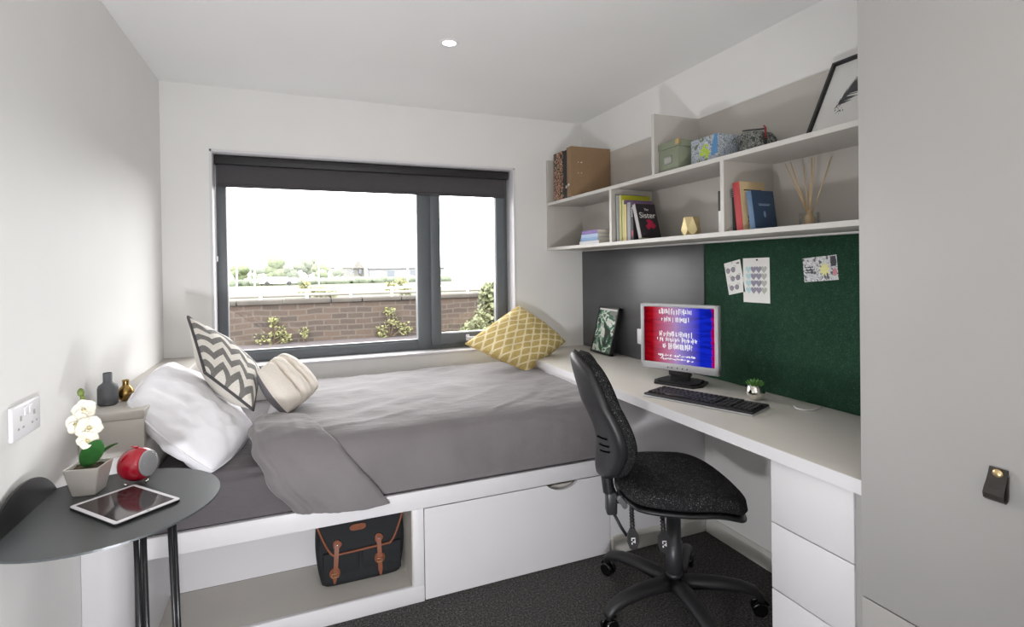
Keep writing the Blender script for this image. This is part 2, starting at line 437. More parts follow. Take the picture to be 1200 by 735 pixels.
# baseboards under the desk
def skirt(name, p0, p1, nrm):
    p0, p1, n = V(p0), V(p1), V(nrm)
    M = frame_M(p0, n, (0, 0, 1))           # x = out of wall, y = up, z = along
    L = (p1 - p0).length
    d = (p1 - p0).normalized(); s = 1 if d.dot(V(M.col[2][:3])) > 0 else -1
    poly = [(0, 0), (.016, 0), (.016, .06), (.012, .068), (.008, .074), (0, .076)]
    struct(name, MB().prism(poly, 0, s * L, M), M_trim)
skirt('baseboard_right', (XR, 1.17, 0), (XR, YB - .02, 0), (-1, 0, 0))

# ------------------------------------------------------------------ window
win = empty('window_1', (0, 0, 0)); win['kind'] = 'structure'
fr = MB()
y0, y1 = YR - .075, YR
gx = [(RX0 + .048, .706), (.842, RX1 - .066)]      # clear glass spans
fz0, fz1 = RZ0 + .07, RZ1 - .05
fr.box((RX0, y0, RZ0), (RX0 + .05, y1, RZ1), .004); fr.box((RX1 - .05, y0, RZ0), (RX1, y1, RZ1), .004)
fr.box((RX0 + .001, y0 + .0012, RZ0 + .0005), (RX1 - .001, y1 - .001, RZ0 + .06), .003); fr.box((RX0 + .001, y0 + .0012, RZ1 - .06), (RX1 - .001, y1 - .001, RZ1 - .0005), .003)
fr.box((.705, y0 - .0007, RZ0 + .001), (.79, y1 - .002, RZ1 - .001), .004)
fr.box((RX0 + .04, y0 + .012, RZ0 + .05), (.72, y0 + .03, RZ0 + .07), .004)
struct('window_frame', fr, M_frame, win)
sf = MB(); ys0, ys1 = y0 - .018, y0 + .05
sf.box((.785, ys0, RZ0 + .03), (.85, ys1, RZ1 - .03), .006); sf.box((RX1 - .085, ys0, RZ0 + .03), (RX1 - .022, ys1, RZ1 - .03), .006)
sf.box((.786, ys0 + .0012, RZ0 + .031), (RX1 - .023, ys1 - .001, RZ0 + .1), .005); sf.box((.786, ys0 + .0012, RZ1 - .1), (RX1 - .023, ys1 - .001, RZ1 - .031), .005)
sash = struct('opening_sash', sf, M_frame, win)
bd = MB()
for (a, b, z0, z1, yy) in ((RX0 + .044, .712, RZ0 + .062, RZ1 - .05, y0 + .02), (.846, RX1 - .08, RZ0 + .096, RZ1 - .09, ys0 + .02)):
    w = .008
    bd.box((a, yy, z0), (a + w, yy + .02, z1)); bd.box((b - w, yy, z0), (b, yy + .02, z1))
    bd.box((a, yy, z0), (b, yy + .02, z0 + w)); bd.box((a, yy, z1 - w), (b, yy + .02, z1))
struct('glazing_bead', bd, M_steel, win)
struct('pane', MB().box((RX0 + .045, y0 + .034, RZ0 + .06), (.712, y0 + .038, RZ1 - .05)), M_glass, win)
struct('pane', MB().box((.845, ys0 + .034, RZ0 + .095), (RX1 - .08, ys0 + .038, RZ1 - .09)), M_glass, win)
h = MB(); hx, hz = 1.02, RZ0 + .066
h.box((hx - .012, ys0 - .012, hz - .02), (hx + .012, ys0 + .002, hz + .02), .004)
h.box((hx - .012, ys0 - .03, hz - .008), (hx + .1, ys0 - .014, hz + .008), .006)
h.cyl((hx, ys0 - .03, hz), (hx, ys0, hz), .008)
struct('window_handle', h, M_whiteplastic, sash)
# reveal lining and sill
sl = MB().box((RX0, YW - .004, RZ0 - .012), (RX1, y0 + .002, RZ0 + .003), .003)
struct('trim_1', sl, M_white)
ag = MB()
ag.box((RX0 - .012, YW - .003, RZ0), (RX0 + .001, YW + .12, RZ1 + .012), .002)
ag.box((RX1 - .001, YW - .003, RZ0), (RX1 + .012, YW + .12, RZ1 + .012), .002)
ag.box((RX0 - .012, YW - .003, RZ1 - .001), (RX1 + .012, YW + .12, RZ1 + .012), .002)
struct('trim_2', ag, M_white)

# roller blind
t = thing('roller_blind', 'dark grey roller blind rolled almost fully up at the top of the window', 'blind', (.45, 3.24, RZ1))
bz = 1.765
part('fabric', MB().box((RX0 + .012, 3.262, bz), (RX1 - .02, 3.264, RZ1 - .03)), M_blind, t)
part('cassette', MB().box((RX0 + .004, 3.225, RZ1 - .052), (RX1 - .006, 3.3, RZ1 - .004), .006), M_blind_d, t)
part('hem_bar', MB().box((RX0 + .012, 3.257, bz - .012), (RX1 - .02, 3.269, bz + .006), .004), M_blind, t)
ch = MB()
for k in range(60):
    z = RZ1 - .06 - k * .0085
    ch.ico((RX0 + .004, 3.25, z), .0026, 1); ch.ico((RX0 + .004, 3.262, z), .0026, 1)
o = part('control_chain', ch, M_whiteplastic, t, weld=False)
part('chain_tensioner', MB().box((RX0 + .001, 3.245, 1.345), (RX0 + .01, 3.267, 1.375), .003), M_whiteplastic, t)

# downlight
t = thing('ceiling_downlight', 'small round recessed downlight glowing warm in the white ceiling', 'light', (.628, 2.212, CZ))
part('trim_ring', MB().lathe([(.030, -.001), (.031, -.005), (.041, -.006), (.043, -.003), (.043, 0), (.030, 0)], (.628, 2.212, CZ), 40), M_whiteplastic, t)
part('lens', MB().lathe([(0, -.0015), (.030, -.0015), (.030, 0), (0, 0)], (.628, 2.212, CZ), 32), M_lamp, t)

# ------------------------------------------------------------------ bed
bed = thing('storage_bed', 'white built-in storage bed with open niche and wide drawer below the grey duvet', 'bed', (.4, 2.3, 0))
part('rail', MB().box((-.4615, YB, .361), (1.284, YB + .02, .430), .0015), M_white, bed)
part('end_panel', MB().box((XL + .001, YB, 0), (-.4622, YB + .021, .430), .001), M_white, bed)
nz0 = .063
ni = MB()
ni.box((-.462, YB, 0), (.440, YB + .02, nz0), .001); ni.box((.397, YB, nz0), (.440, YB + .3, .361), .001)
ni.box((-.480, YB + .02, nz0), (-.462, YB + .33, .361)); ni.box((-.480, YB + .322, nz0), (.44, YB + .335, .375))
part('niche_surround', ni, M_white, bed)
part('niche_shelf', MB().box((-.462, YB + .02, nz0 - .02), (.397, YB + .321, nz0 - .001)), M_greige, bed)
part('niche_side_lining', MB().box((.3945, YB + .01, nz0), (.397, YB + .321, .361)), M_greige, bed)
# drawer with a scooped hand slot
hc, hw, hd = 1.05, .078, .030
poly = [(.443, .004), (1.282, .004), (1.282, .3575), (hc + hw, .3575)]
for k in range(17):
    a = k / 16; xx = hc + hw - 2 * hw * a
    poly.append((xx, .3575 - hd * (math.sin(PI * a) ** .7)))
poly += [(hc - hw, .3575), (.443, .3575)]
part('drawer', MB().prism(poly, 0, .019, Matrix(((1, 0, 0, 0), (0, 0, 1, YB), (0, 1, 0, 0), (0, 0, 0, 1)))), M_white, bed)
part('drawer_box', MB().box((.46, YB + .03, .02), (1.27, YB + .5, .34)), M_greige, bed)
part('base_board', MB().box((-.458, YB + .021, .385), (1.82, 3.15, .415)), M_white, bed)

hb = thing('headboard_cabinet', 'greige boxed ledge along the left wall at the head of the bed', 'ledge', (-.55, 2.5, 0))
part('top_board', MB().box((XL + .001, YB, .822), (-.462, YW - .001, .849), .002), M_greige, hb)
part('front_panel', MB().box((-.478, YB + .02, .0), (-.463, YW - .001, .8215)), M_greige, hb)
part('side_panel', MB().box((XL + .001, YB + .001, .706), (-.463, YB + .019, .8215), .001), M_greige, hb)
part('lower_panel', MB().box((XL + .001, YB + .001, .4305), (-.4635, YB + .019, .7055), .001), M_white, hb)

# mattress with sheet
def mattress(u, v):
    pts = [(2.032, .432), (2.028, .50), (2.034, .565), (2.06, .598), (2.12, .606), (2.5, .608), (3.0, .606), (3.12, .598), (3.14, .55), (3.145, .432)]
    k = v * (len(pts) - 1); i = min(int(k), len(pts) - 2); f = k - i
    y = pts[i][0] * (1 - f) + pts[i + 1][0] * f; z = pts[i][1] * (1 - f) + pts[i + 1][1] * f
    x = -.455 + 2.25 * u
    w = noise.noise(V((x * 9, v * 14, 2.3))) * .006 + noise.noise(V((x * 26 + v * 30, v * 9, 1.3))) * .004
    return V((x, y - w * (1 if v < .35 else 0) * (1 if v > .02 else 0), z + w * (1 if v > .2 else 0)))
m = MB().grid(mattress, 110, 60)
m.box((-.452, 2.06, .4155), (1.79, 3.13, .56))
single('mattress', m, M_sheet, 'mattress in a dark grey sheet lying on the white storage bed', 'mattress', (.4, 2.5, .4155))

# duvet
DP = [(2.020, .440), (2.016, .50), (2.018, .56), (2.03, .615), (2.06, .655), (2.11, .677), (2.2, .687), (2.4, .694), (2.65, .697), (2.9, .698), (3.06, .696), (3.12, .68), (3.145, .64)]
def dpath(s):
    k = s * (len(DP) - 1); i = min(int(k), len(DP) - 2); f = k - i
    a = DP[max(i - 1, 0)]; b = DP[i]; c = DP[i + 1]; d = DP[min(i + 2, len(DP) - 1)]
    def cr(p, q, r, t): return .5 * ((2 * q) + (-p + r) * f + (2 * p - 5 * q + 4 * r - t) * f * f + (-p + 3 * q - 3 * r + t) * f ** 3)
    return cr(a[0], b[0], c[0], d[0]), cr(a[1], b[1], c[1], d[1])
def puff(x, y, z):
    q = .012 * noise.noise(V((x * 2.6, y * 3.0, .7))) + .006 * noise.noise(V((x * 7 + y * 4, y * 6 - x * 3, 3.1)))
    r = abs(noise.noise(V((x * 4 - y * 9, y * 3 + x * 2, 5.5))))
    return q + .008 * max(0, .25 - r) * 3
XLT = [-.021, -.072, -.110, -.138, -.155, -.168, -.172, -.165, -.15, -.14, -.13, -.12, -.12]
XRT = [.311, .262, .208, .163, .130, .088, .055, .004, -.03, -.03, -.03, -.03, -.03]
def tab(T, s):
    k = s * 12; i = min(int(k), 11); f = k - i
    return T[i] * (1 - f) + T[i + 1] * f
def duvet(u, v):
    y, z = dpath(v)
    xl = tab(XLT, v) + .012
    x = xl + (1.62 - xl) * u
    e = min(1, u * 24)                            # rolled left hem
    dn = .085 * (1 - math.sqrt(max(0, 1 - (1 - e) ** 2)))
    w = puff(x, y + z, 0) * min(1, e + .2)
    if v < .36:                                   # the hanging front
        hang = .012 * noise.noise(V((x * 5, 1.7, z * 1.5))) + .006 * noise.noise(V((x * 17, 4.7, z * 4)))
        return V((x, y + hang * min(1, v * 7) * .55 + .0, z + (dn * -.2)))
    k = min(1, (v - .36) / .12)
    return V((x, y, z + w * k - dn * k))
dv = MB().grid(duvet, 130, 90)
du = thing('duvet', 'rumpled grey duvet spread over the bed with its near corner turned back', 'duvet', (.7, 2.5, .61))
part('cover', dv, M_duvet, du)
def flap(u, v):
    # v: 0 at the hanging hem, 1 on top of the bed
    sp = .585 * v
    y, z = dpath(sp)
    xl, xr = tab(XLT, sp) + .006 * math.sin(v * 21), tab(XRT, sp) + .004 * math.sin(v * 9)
    x = xl + (xr - xl) * u
    off = .016 + .012 * math.sin(PI * u) ** .6 * (1 - .3 * v)
    if u < .08: off -= .014 * (1 - u / .08)
    if u > .955: off -= .012 * ((u - .955) / .045) * (1 if v > .08 else .2)
    if v > .93: off -= .022 * (v - .93) / .07
    g = (x - xl)
    wr = .007 * noise.noise(V((g * 14 + v * 3, v * 3.2, .3))) * (1 - u) + .004 * noise.noise(V((x * 30 + z * 22, v * 7, 7.3))) * (1 - .6 * u)
    wr += .004 * math.exp(-((u - .10 - .03 * math.sin(v * 7)) / .04) ** 2) - .006 * math.exp(-((u - .19 + .04 * v) / .03) ** 2) * (1 - v)
    nrm = V((0, -1, .12)) if sp < .25 else (V((0, -1, .12)).lerp(V((0, 0, 1)), min(1, (sp - .25) / .22)))
    nrm.normalize()
    p = V((x, y, z)) + nrm * (off + wr)
    if sp >= .30: p.z += puff(x, y + z, 0) * min(1, (sp - .3) / .12)
    if v < .45:                                    # the hem hangs over the rail
        k = 1 - v / .45
        p.y -= .012 * k; p.z -= k * (.006 + .036 * min(1, u * 1.4) * (1 - .35 * u))
        p.z += k * .005 * noise.noise(V((x * 45, 2, 1))) * (1 - u)
    return p
def fold_obj():
    m = MB().grid(flap, 60, 60)
    o = part('turned_back_corner', m, M_duvet, du)
    md = o.modifiers.new('thick', 'SOLIDIFY'); md.thickness = .008; md.offset = -1
fold_obj()

# ------------------------------------------------------------------ cushions
def pillow(A, B, C, D, th, pinch=.05, n=36, e=.42, wr=0.0, seed=0, fmat=0, bmat=0, tuft=None, backth=None, rnd=0.0):
    """A top-left, B bottom-left, C bottom-right, D top-right of the face, in world coordinates"""
    A, B, C, D = V(A), V(B), V(C), V(D)
    nrm = ((C - B) + (D - A)).cross((A - B) + (D - C)).normalized()
    backth = th if backth is None else backth
    def P(u, v):
        a, b = u * 2 - 1, v * 2 - 1
        if rnd:
            c_ = a * math.sqrt(max(0, 1 - b * b / 2)); d_ = b * math.sqrt(max(0, 1 - a * a / 2))
            a, b = a * (1 - rnd) + c_ * rnd, b * (1 - rnd) + d_ * rnd
        a2 = a * (1 - pinch * (1 - b * b)); b2 = b * (1 - pinch * (1 - a * a))
        s, q = (a2 + 1) / 2, (b2 + 1) / 2
        return B * (1 - s) * (1 - q) + C * s * (1 - q) + A * (1 - s) * q + D * s * q
    def H(u, v):
        a, b = u * 2 - 1, v * 2 - 1
        return max(0, (1 - a * a) * (1 - b * b)) ** e
    def face(sgn, tt):
        def fn(u, v):
            h = H(u, v); p = P(u, v); w = 0
            if wr: w = wr * (noise.noise(p * 9 + V((seed, 0, 0))) + .5 * noise.noise(p * 21 + V((0, seed, 0)))) * h ** .5
            d = tt * h
            if tuft and sgn > 0: d -= tuft(u, v) * h ** .3
            return p + nrm * sgn * (d + w)
        return fn
    m = MB(); m.grid(face(1, th), n, n, fmat); m.grid(face(-1, backth), n, n, bmat, flip=True)
    rim = [P(i / n, 0) for i in range(n)] + [P(1, i / n) for i in range(n)] + [P(1 - i / n, 1) for i in range(n)] + [P(0, 1 - i / n) for i in range(n)]
    return m, rim, nrm
wp, rim, _ = pillow((-.56, 2.88, .885), (-.53, 2.04, .875), (-.268, 1.995, .605), (-.165, 2.50, .622), .075, -.02, 48, .40, .022, 3, backth=.085, rnd=.30)
t = thing('pillow', 'plump white bed pillow sloping from the ledge down to the bed corner', 'pillow', (-.35, 2.4, .61))
part('pillowcase', wp, M_pillow, t)
sm = MB().tube(rim + [rim[0]], .0035, 6, cap=False); part('seam', sm, M_pillow, t)

t = thing('chevron_cushion', 'square cushion with grey and white zigzag stripes leaning on the white pillow', 'cushion', (-.3, 2.6, .7))
cvb, rimb, _ = pillow((-.460, 2.76, 1.089), (-.347, 2.42, .884), (-.170, 2.335, .735), (-.160, 2.66, .844), .070, .02, 44, .5, .007, 9, fmat=0, bmat=1, backth=.09)
part('cover', cvb, [M_chevron, M_natural], t)
part('piping', MB().tube(rimb + [rimb[0]], .006, 8, cap=False), M_piping, t)

def tuftfn(u, v):
    g = 0
    for c in (.36, .66): g += .040 * math.exp(-((u - c - .03 * math.sin(v * 9)) / .045) ** 2)
    for c in (.36, .66):
        for q in (.3, .7): g += .02 * math.exp(-(((u - c) / .06) ** 2 + ((v - q) / .08) ** 2))
    return g
tc, rim, nn = pillow((-.168, 2.44, .868), (-.045, 2.365, .690), (.095, 2.57, .752), (-.068, 2.66, .910), .065, -.02, 48, .34, .004, 5, fmat=0, bmat=1, tuft=tuftfn, backth=.075, rnd=.25)
t = thing('tufted_cushion', 'small cream tufted cushion with grey side in front of the zigzag cushion', 'cushion', (0, 2.5, .7))
part('cover', tc, [M_cream, M_cushgrey], t)

t = thing('mustard_cushion', 'mustard yellow cushion with pale leaf pattern tilted against the window wall', 'cushion', (1.2, 2.9, .7))
mc, rim, nn = pillow((1.300, 3.07, 1.050), (.895, 2.93, .850), (1.215, 2.74, .690), (1.590, 2.98, .812), .085, .015, 48, .45, .016, 2, backth=.055, rnd=.06)
part('cover', mc, M_mustard, t)
part('seam', MB().tube(rim + [rim[0]], .003, 6, cap=False), M_mustard, t)

# ------------------------------------------------------------------ desk, drawers, wardrobe
DX, DZ0, DZ1, DY0 = 1.287, .712, .750, .8625
dk = thing('desk', 'long greige wall-to-wall desk top along the right wall', 'desk', (1.55, 2.0, 0))
part('top', MB().box((DX + .002, DY0, DZ0), (XR - .001, YW - .001, DZ1), .002), M_desk, dk)
part('front_edging', MB().box((DX, DY0, DZ0), (DX + .0025, YW, DZ1 - .001)), M_white, dk)
part('end_panel', MB().box((1.286, YB + .0, .0), (XR - .001, YB + .018, DZ0), .001), M_white, dk)
part('apron', MB().box((DX + .008, YB + .019, .685), (DX + .026, YW, DZ0)), M_white, dk)
skirt('baseboard_back', (1.29, YB, 0), (XR - .017, YB, 0), (0, -1, 0))

dw = thing('drawer_unit', 'white three-drawer unit standing under the near end of the desk', 'drawers', (1.55, 1.0, 0))
part('carcass', MB().box((1.322, .905, .0), (XR, 1.158, .7115)), M_ward, dw)
for k, (z0, z1) in enumerate(((.522, .709), (.324, .5185), (.012, .3205))):
    part('drawer_front', MB().box((1.301, .905, z0), (1.3205, 1.157, z1), .001), M_white, dw)
part('filler_strip', MB().box((1.306, DY0 + .0005, 0), (XR, .9035, .7115)), M_ward, dw)

wd = thing('wardrobe', 'tall pale grey wardrobe with leather pull filling the right edge of the photo', 'wardrobe', (1.55, .4, 0))
part('carcass', MB().box((1.287, -.25, 0), (XR, .8615, CZ - .001)), M_ward, wd)
dr = part('door', MB().box((1.266, -.24, .478), (1.286, .8615, CZ - .004), .001), M_ward, wd)
part('lower_drawer', MB().box((1.266, -.24, .02), (1.286, .8615, .4745), .001), M_ward, wd)
def strap():
    # folded leather loop: a flat tab with a rolled nose
    prof = [(.0, .0), (.004, -.012), (.010, -.026), (.017, -.038), (.021, -.048), (.019, -.057), (.012, -.0615), (.006, -.059), (.0045, -.05), (.004, -.03), (.002, -.012)]
    m = MB(); y0, y1 = .573, .603; top = .884
    th = .0026
    for i in range(len(prof) - 1):
        (a, b), (c, d) = prof[i], prof[i + 1]
        t_ = V((c - a, d - b)).normalized(); n_ = V((t_.y, -t_.x)) * th
        for s in (0,):
            pts = [(1.2655 - a, top + b), (1.2655 - c, top + d), (1.2655 - c - abs(n_.x) * .0 - .0, top + d)]
    path = [V((1.2655 - a - .0015, (y0 + y1) / 2, top + b)) for a, b in prof]
    # sweep a flat rectangular section along the profile
    vs, fs = [], []
    for i, p in enumerate(path):
        t_ = (path[min(i + 1, len(path) - 1)] - path[max(i - 1, 0)]).normalized()
        n_ = V((t_.z, 0, -t_.x)) * th / 2
        hw = (y1 - y0) / 2 * (1 + .10 * min(1, i / 4))
        vs += [p + n_ + V((0, hw, 0)), p + n_ - V((0, hw, 0)), p - n_ - V((0, hw, 0)), p - n_ + V((0, hw, 0))]
    for i in range(len(path) - 1):
        for k in range(4): fs.append([i * 4 + k, i * 4 + (k + 1) % 4, i * 4 + 4 + (k + 1) % 4, i * 4 + 4 + k])
    fs += [[3, 2, 1, 0], [len(vs) - 4, len(vs) - 3, len(vs) - 2, len(vs) - 1]]
    m.add(vs, fs); return m
pl = part('leather_pull', strap(), M_dleather, dr); pl['label'] = 'dark leather loop pull'
part('stud', MB().lathe([(0, .0035), (.0062, .003), (.0086, .001), (.009, 0), (0, 0)], (1.2595, .588, .874), 24, M=Matrix.Rotation(-PI / 2, 4, 'Y')), M_brass, pl)

# ------------------------------------------------------------------ wall panels behind the desk
single('writing_board', MB().box((XR - .012, 1.992, DZ1 + .001), (XR - .0005, YW - .004, 1.392), .001), M_chalk,
       'plain dark grey wall panel between desk and shelves, beside the green pinboard', 'board', (XR, 2.5, 1.0))
single('pinboard', MB().box((XR - .007, .8625, DZ1 + .001), (XR - .0005, 1.9915, 1.392), .001), M_pinboard,
       'dark green felt pinboard above the desk with cards pinned on it', 'pinboard', (XR, 1.4, 1.0))
# socket half hidden by monitor
t = thing('wall_switch', 'white switch plate on the dark grey panel peeking out behind the monitor', 'switch', (XR - .012, 2.48, .885))
part('plate', MB().box((XR - .021, 2.44, .842), (XR - .0125, 2.525, .928), .003), M_whiteplastic, t)
part('rocker', MB().box((XR - .0245, 2.474, .868), (XR - .0205, 2.494, .902), .002), M_whiteplastic, t)

# double socket on left wall
t = thing('double_socket', 'white double power socket on the left wall above the side table', 'socket', (XL, 1.662, .935))
part('plate', MB().box((XL + .0005, 1.588, .892), (XL + .011, 1.736, .975), .004), M_whiteplastic, t)
for yc in (1.628, 1.698):
    sm = MB(); x1 = XL + .0112
    sm.box((x1, yc - .004, .935), (x1 + .0005, yc + .004, .947)); sm.box((x1, yc - .016, .915), (x1 + .0005, yc - .008, .920)); sm.box((x1, yc + .008, .915), (x1 + .0005, yc + .016, .920))
    part('pin_holes', sm, M_greylabel, t)
for yc in (1.651, 1.676):
    part('rocker', MB().box((XL + .0105, yc - .008, .944), (XL + .0145, yc + .008, .966), .002), M_whiteplastic, t)

# ------------------------------------------------------------------ shelves
SX, SZ0, SZ1 = 1.552, 1.419, 1.716
su = thing('wall_shelf', 'greige two-tier box shelf on the right wall above the desk', 'shelf', (1.7, 2.0, 1.4))
def slab(name, lo, hi, front_t):
    o = part(name, MB().box(lo, hi, .0008), M_shelf, su)
    return o
slab('lower_board', (SX + .002, .8625, SZ0 - .018), (XR - .014, YW - .001, SZ0), 0)
part('lower_edging', MB().box((SX, .8625, SZ0 - .018), (SX + .002, YW - .001, SZ0)), M_edge, su)
slab('upper_board', (SX + .002, .8625, SZ1 - .018), (XR - .014, YW - .019, SZ1), 0)
part('upper_edging', MB().box((SX, .8625, SZ1 - .018), (SX + .002, YW - .019, SZ1)), M_edge, su)
part('back_panel', MB().box((XR - .0135, .8625, SZ0 - .018), (XR - .0005, YW - .001, 1.999)), M_shelf, su)
slab('end_panel', (SX, YW - .0185, SZ0), (XR - .014, YW - .001, 1.999), 0)
for (yc, z0, z1) in ((2.392, SZ0, SZ1 - .018), (1.598, SZ0, SZ1 - .018)):
    part('divider', MB().box((SX + .002, yc - .009, z0), (XR - .014, yc + .009, z1)), M_shelf, su)
    part('divider_edging', MB().box((SX, yc - .009, z0), (SX + .002, yc + .009, z1)), M_edge, su)
part('divider', MB().box((SX + .002, 2.018, SZ1), (XR - .014, 2.036, 1.999)), M_shelf, su)
part('divider_edging', MB().box((SX, 2.018, SZ1), (SX + .002, 2.036, 1.999)), M_edge, su)

# ------------------------------------------------------------------ things on the shelves
def RZ(a): return Matrix.Rotation(a, 4, 'Z')
def binder(name, label, y0, y1, x0, z, h, d, cover, group, spine_hole=True, rivets=False):
    t = thing(name, label, 'binder', ((x0 + x0 + d) / 2, (y0 + y1) / 2, z), group=group)
    b = MB(); w = .003
    b.box((x0, y0, z + .0005), (x0 + w, y1, z + h), .0008); b.box((x0, y0, z + .0005), (x0 + d, y0 + w, z + h), .0008); b.box((x0, y1 - w, z + .0005), (x0 + d, y1, z + h), .0008)
    part('cover', b, cover, t)
    part('papers', MB().box((x0 + .02, y0 + .006, z + .006), (x0 + d - .012, y1 - .006, z + h - .03)), M_paper, t)
    yc = (y0 + y1) / 2
    if spine_hole:
        part('finger_ring', MB().lathe([(.006, .001), (.006, .003), (.0095, .003), (.0095, 0)], (x0, yc, z + .07), 24, M=Matrix.Rotation(-PI / 2, 4, 'Y')), M_chrome, t)
    if rivets:
        for zz in (.14, .205):
            for xx in (.05, .072):
                part('rivet', MB().lathe([(0, .0022), (.003, .002), (.0045, .0008), (.0048, 0), (0, 0)], (x0 + xx, y0, z + zz), 16, M=Matrix.Rotation(PI / 2, 4, 'X')), M_chrome, t)
    return t
binder('lever_arch_binder', 'thick binder with a dark floral spine at the far end of the top shelf', 2.938, 3.066, 1.56, SZ1, .305, .25, M_floral, 'binders on the top shelf', False)
binder('lever_arch_binder', 'plain black binder between the floral and the brown binders', 2.848, 2.932, 1.56, SZ1, .30, .25, M_folderblack, 'binders on the top shelf')
binder('lever_arch_binder', 'kraft brown binder with its wide cover facing the room', 2.786, 2.842, 1.536, SZ1, .300, .275, M_kraft, 'binders on the top shelf', True, True)

def box_thing():
    t = thing('storage_box', 'sage green lidded box beside the upright divider on the top shelf', 'box', (1.66, 1.94, SZ1))
    x0, x1, y0, y1 = 1.572, 1.75, 1.876, 2.006
    part('body', MB().box((x0, y0, SZ1 + .0005), (x1, y1, SZ1 + .105), .002), M_greenbox, t)
    part('lid', MB().box((x0 - .004, y0 - .004, SZ1 + .105), (x1 + .004, y1 + .004, SZ1 + .135), .003), M_greenbox, t)
    m = MB(); yc = 1.945
    m.box((x0 - .002, yc - .028, SZ1 + .035), (x0 - .0002, yc + .028, SZ1 + .039)); m.box((x0 - .002, yc - .028, SZ1 + .065), (x0 - .0002, yc + .028, SZ1 + .069))
    m.box((x0 - .002, yc - .028, SZ1 + .035), (x0 - .0002, yc - .025, SZ1 + .069)); m.box((x0 - .002, yc + .025, SZ1 + .035), (x0 - .0002, yc + .028, SZ1 + .069))
    part('label_holder', m, M_steel, t)
    part('paper_label', MB().box((x0 - .0008, yc - .024, SZ1 + .04), (x0 - .0001, yc + .024, SZ1 + .064)), M_greylabel, t)
    mm = MB(); mm.box((x0 - .006, y0 - .006, SZ1 + .112), (x0 + .012, y0 + .012, SZ1 + .137), .002); part('corner_cap', mm, M_brass, t)
box_thing()
t = thing('gift_box', 'small box printed with blue and lime watercolour flowers on the top shelf', 'box', (1.66, 1.73, SZ1))
part('body', MB().box((1.585, 1.652, SZ1 + .0005), (1.73, 1.808, SZ1 + .108), .003), M_tin, t)
m = MB(); rn = random.Random(4)
for k in range(26):
    a = rn.uniform(0, 2 * PI); r = rn.uniform(.004, .03); s = rn.uniform(.005, .011); yy = 1.725 + r * math.cos(a); zz = SZ1 + .05 + r * math.sin(a)
    poly = [(yy + s * math.cos(q) * (1 + .3 * math.sin(q * 3)), zz + s * .8 * math.sin(q)) for q in [2 * PI * i / 9 for i in range(9)]]
    m.prism(poly, -1.5848, -1.5843 - k * 1e-5, Matrix(((0, 0, -1, 0), (1, 0, 0, 0), (0, 1, 0, 0), (0, 0, 0, 1))))
part('lime_flower', m, mk('lime_print', rgb(168, 190, 70), .6, nz=.25, nscale=150), t)
part('blue_panel', MB().prism([(1.6525, SZ1 + .03), (1.690, SZ1 + .022), (1.682, SZ1 + .07), (1.668, SZ1 + .107), (1.6525, SZ1 + .107)], -1.5849, -1.5843, Matrix(((0, 0, -1, 0), (1, 0, 0, 0), (0, 1, 0, 0), (0, 0, 0, 1)))), mk('blue_print', rgb(84, 132, 178), .6), t)
def pouch():
    t = thing('zip_pouch', 'soft grey floral pouch with red zip pull lying beyond the watercolour box', 'pouch', (1.70, 1.58, SZ1))
    def fn(u, v):
        a = 2 * PI * u; e = v * 2 - 1
        r = max(0, 1 - abs(e) ** 6) ** .5
        y = 1.578 + e * .066; k = .80 + .20 * v
        x = 1.72 + .055 * r * math.copysign(abs(math.cos(a)) ** .6, math.cos(a))
        z = SZ1 + .060 * k + .058 * k * r * math.copysign(abs(math.sin(a)) ** .6, math.sin(a))
        w = .007 * noise.noise(V((x * 30, y * 24, z * 30))) * r
        return V((x + w, y, max(SZ1 + .001, z + w)))
    part('body', MB().grid(fn, 40, 30), M_pouch, t)
    part('zip', MB().tube([(1.70, 1.525 + .0135 * k, SZ1 + .103 + .0022 * k) for k in range(9)], .003, 6), M_black, t)
    part('zip_pull', MB().tube([(1.690, 1.518, SZ1 + .112), (1.684, 1.506, SZ1 + .10), (1.680, 1.503, SZ1 + .06)], .004, 8, flat=.5), mk('red_ribbon', rgb(150, 50, 56), .7), t)
pouch()

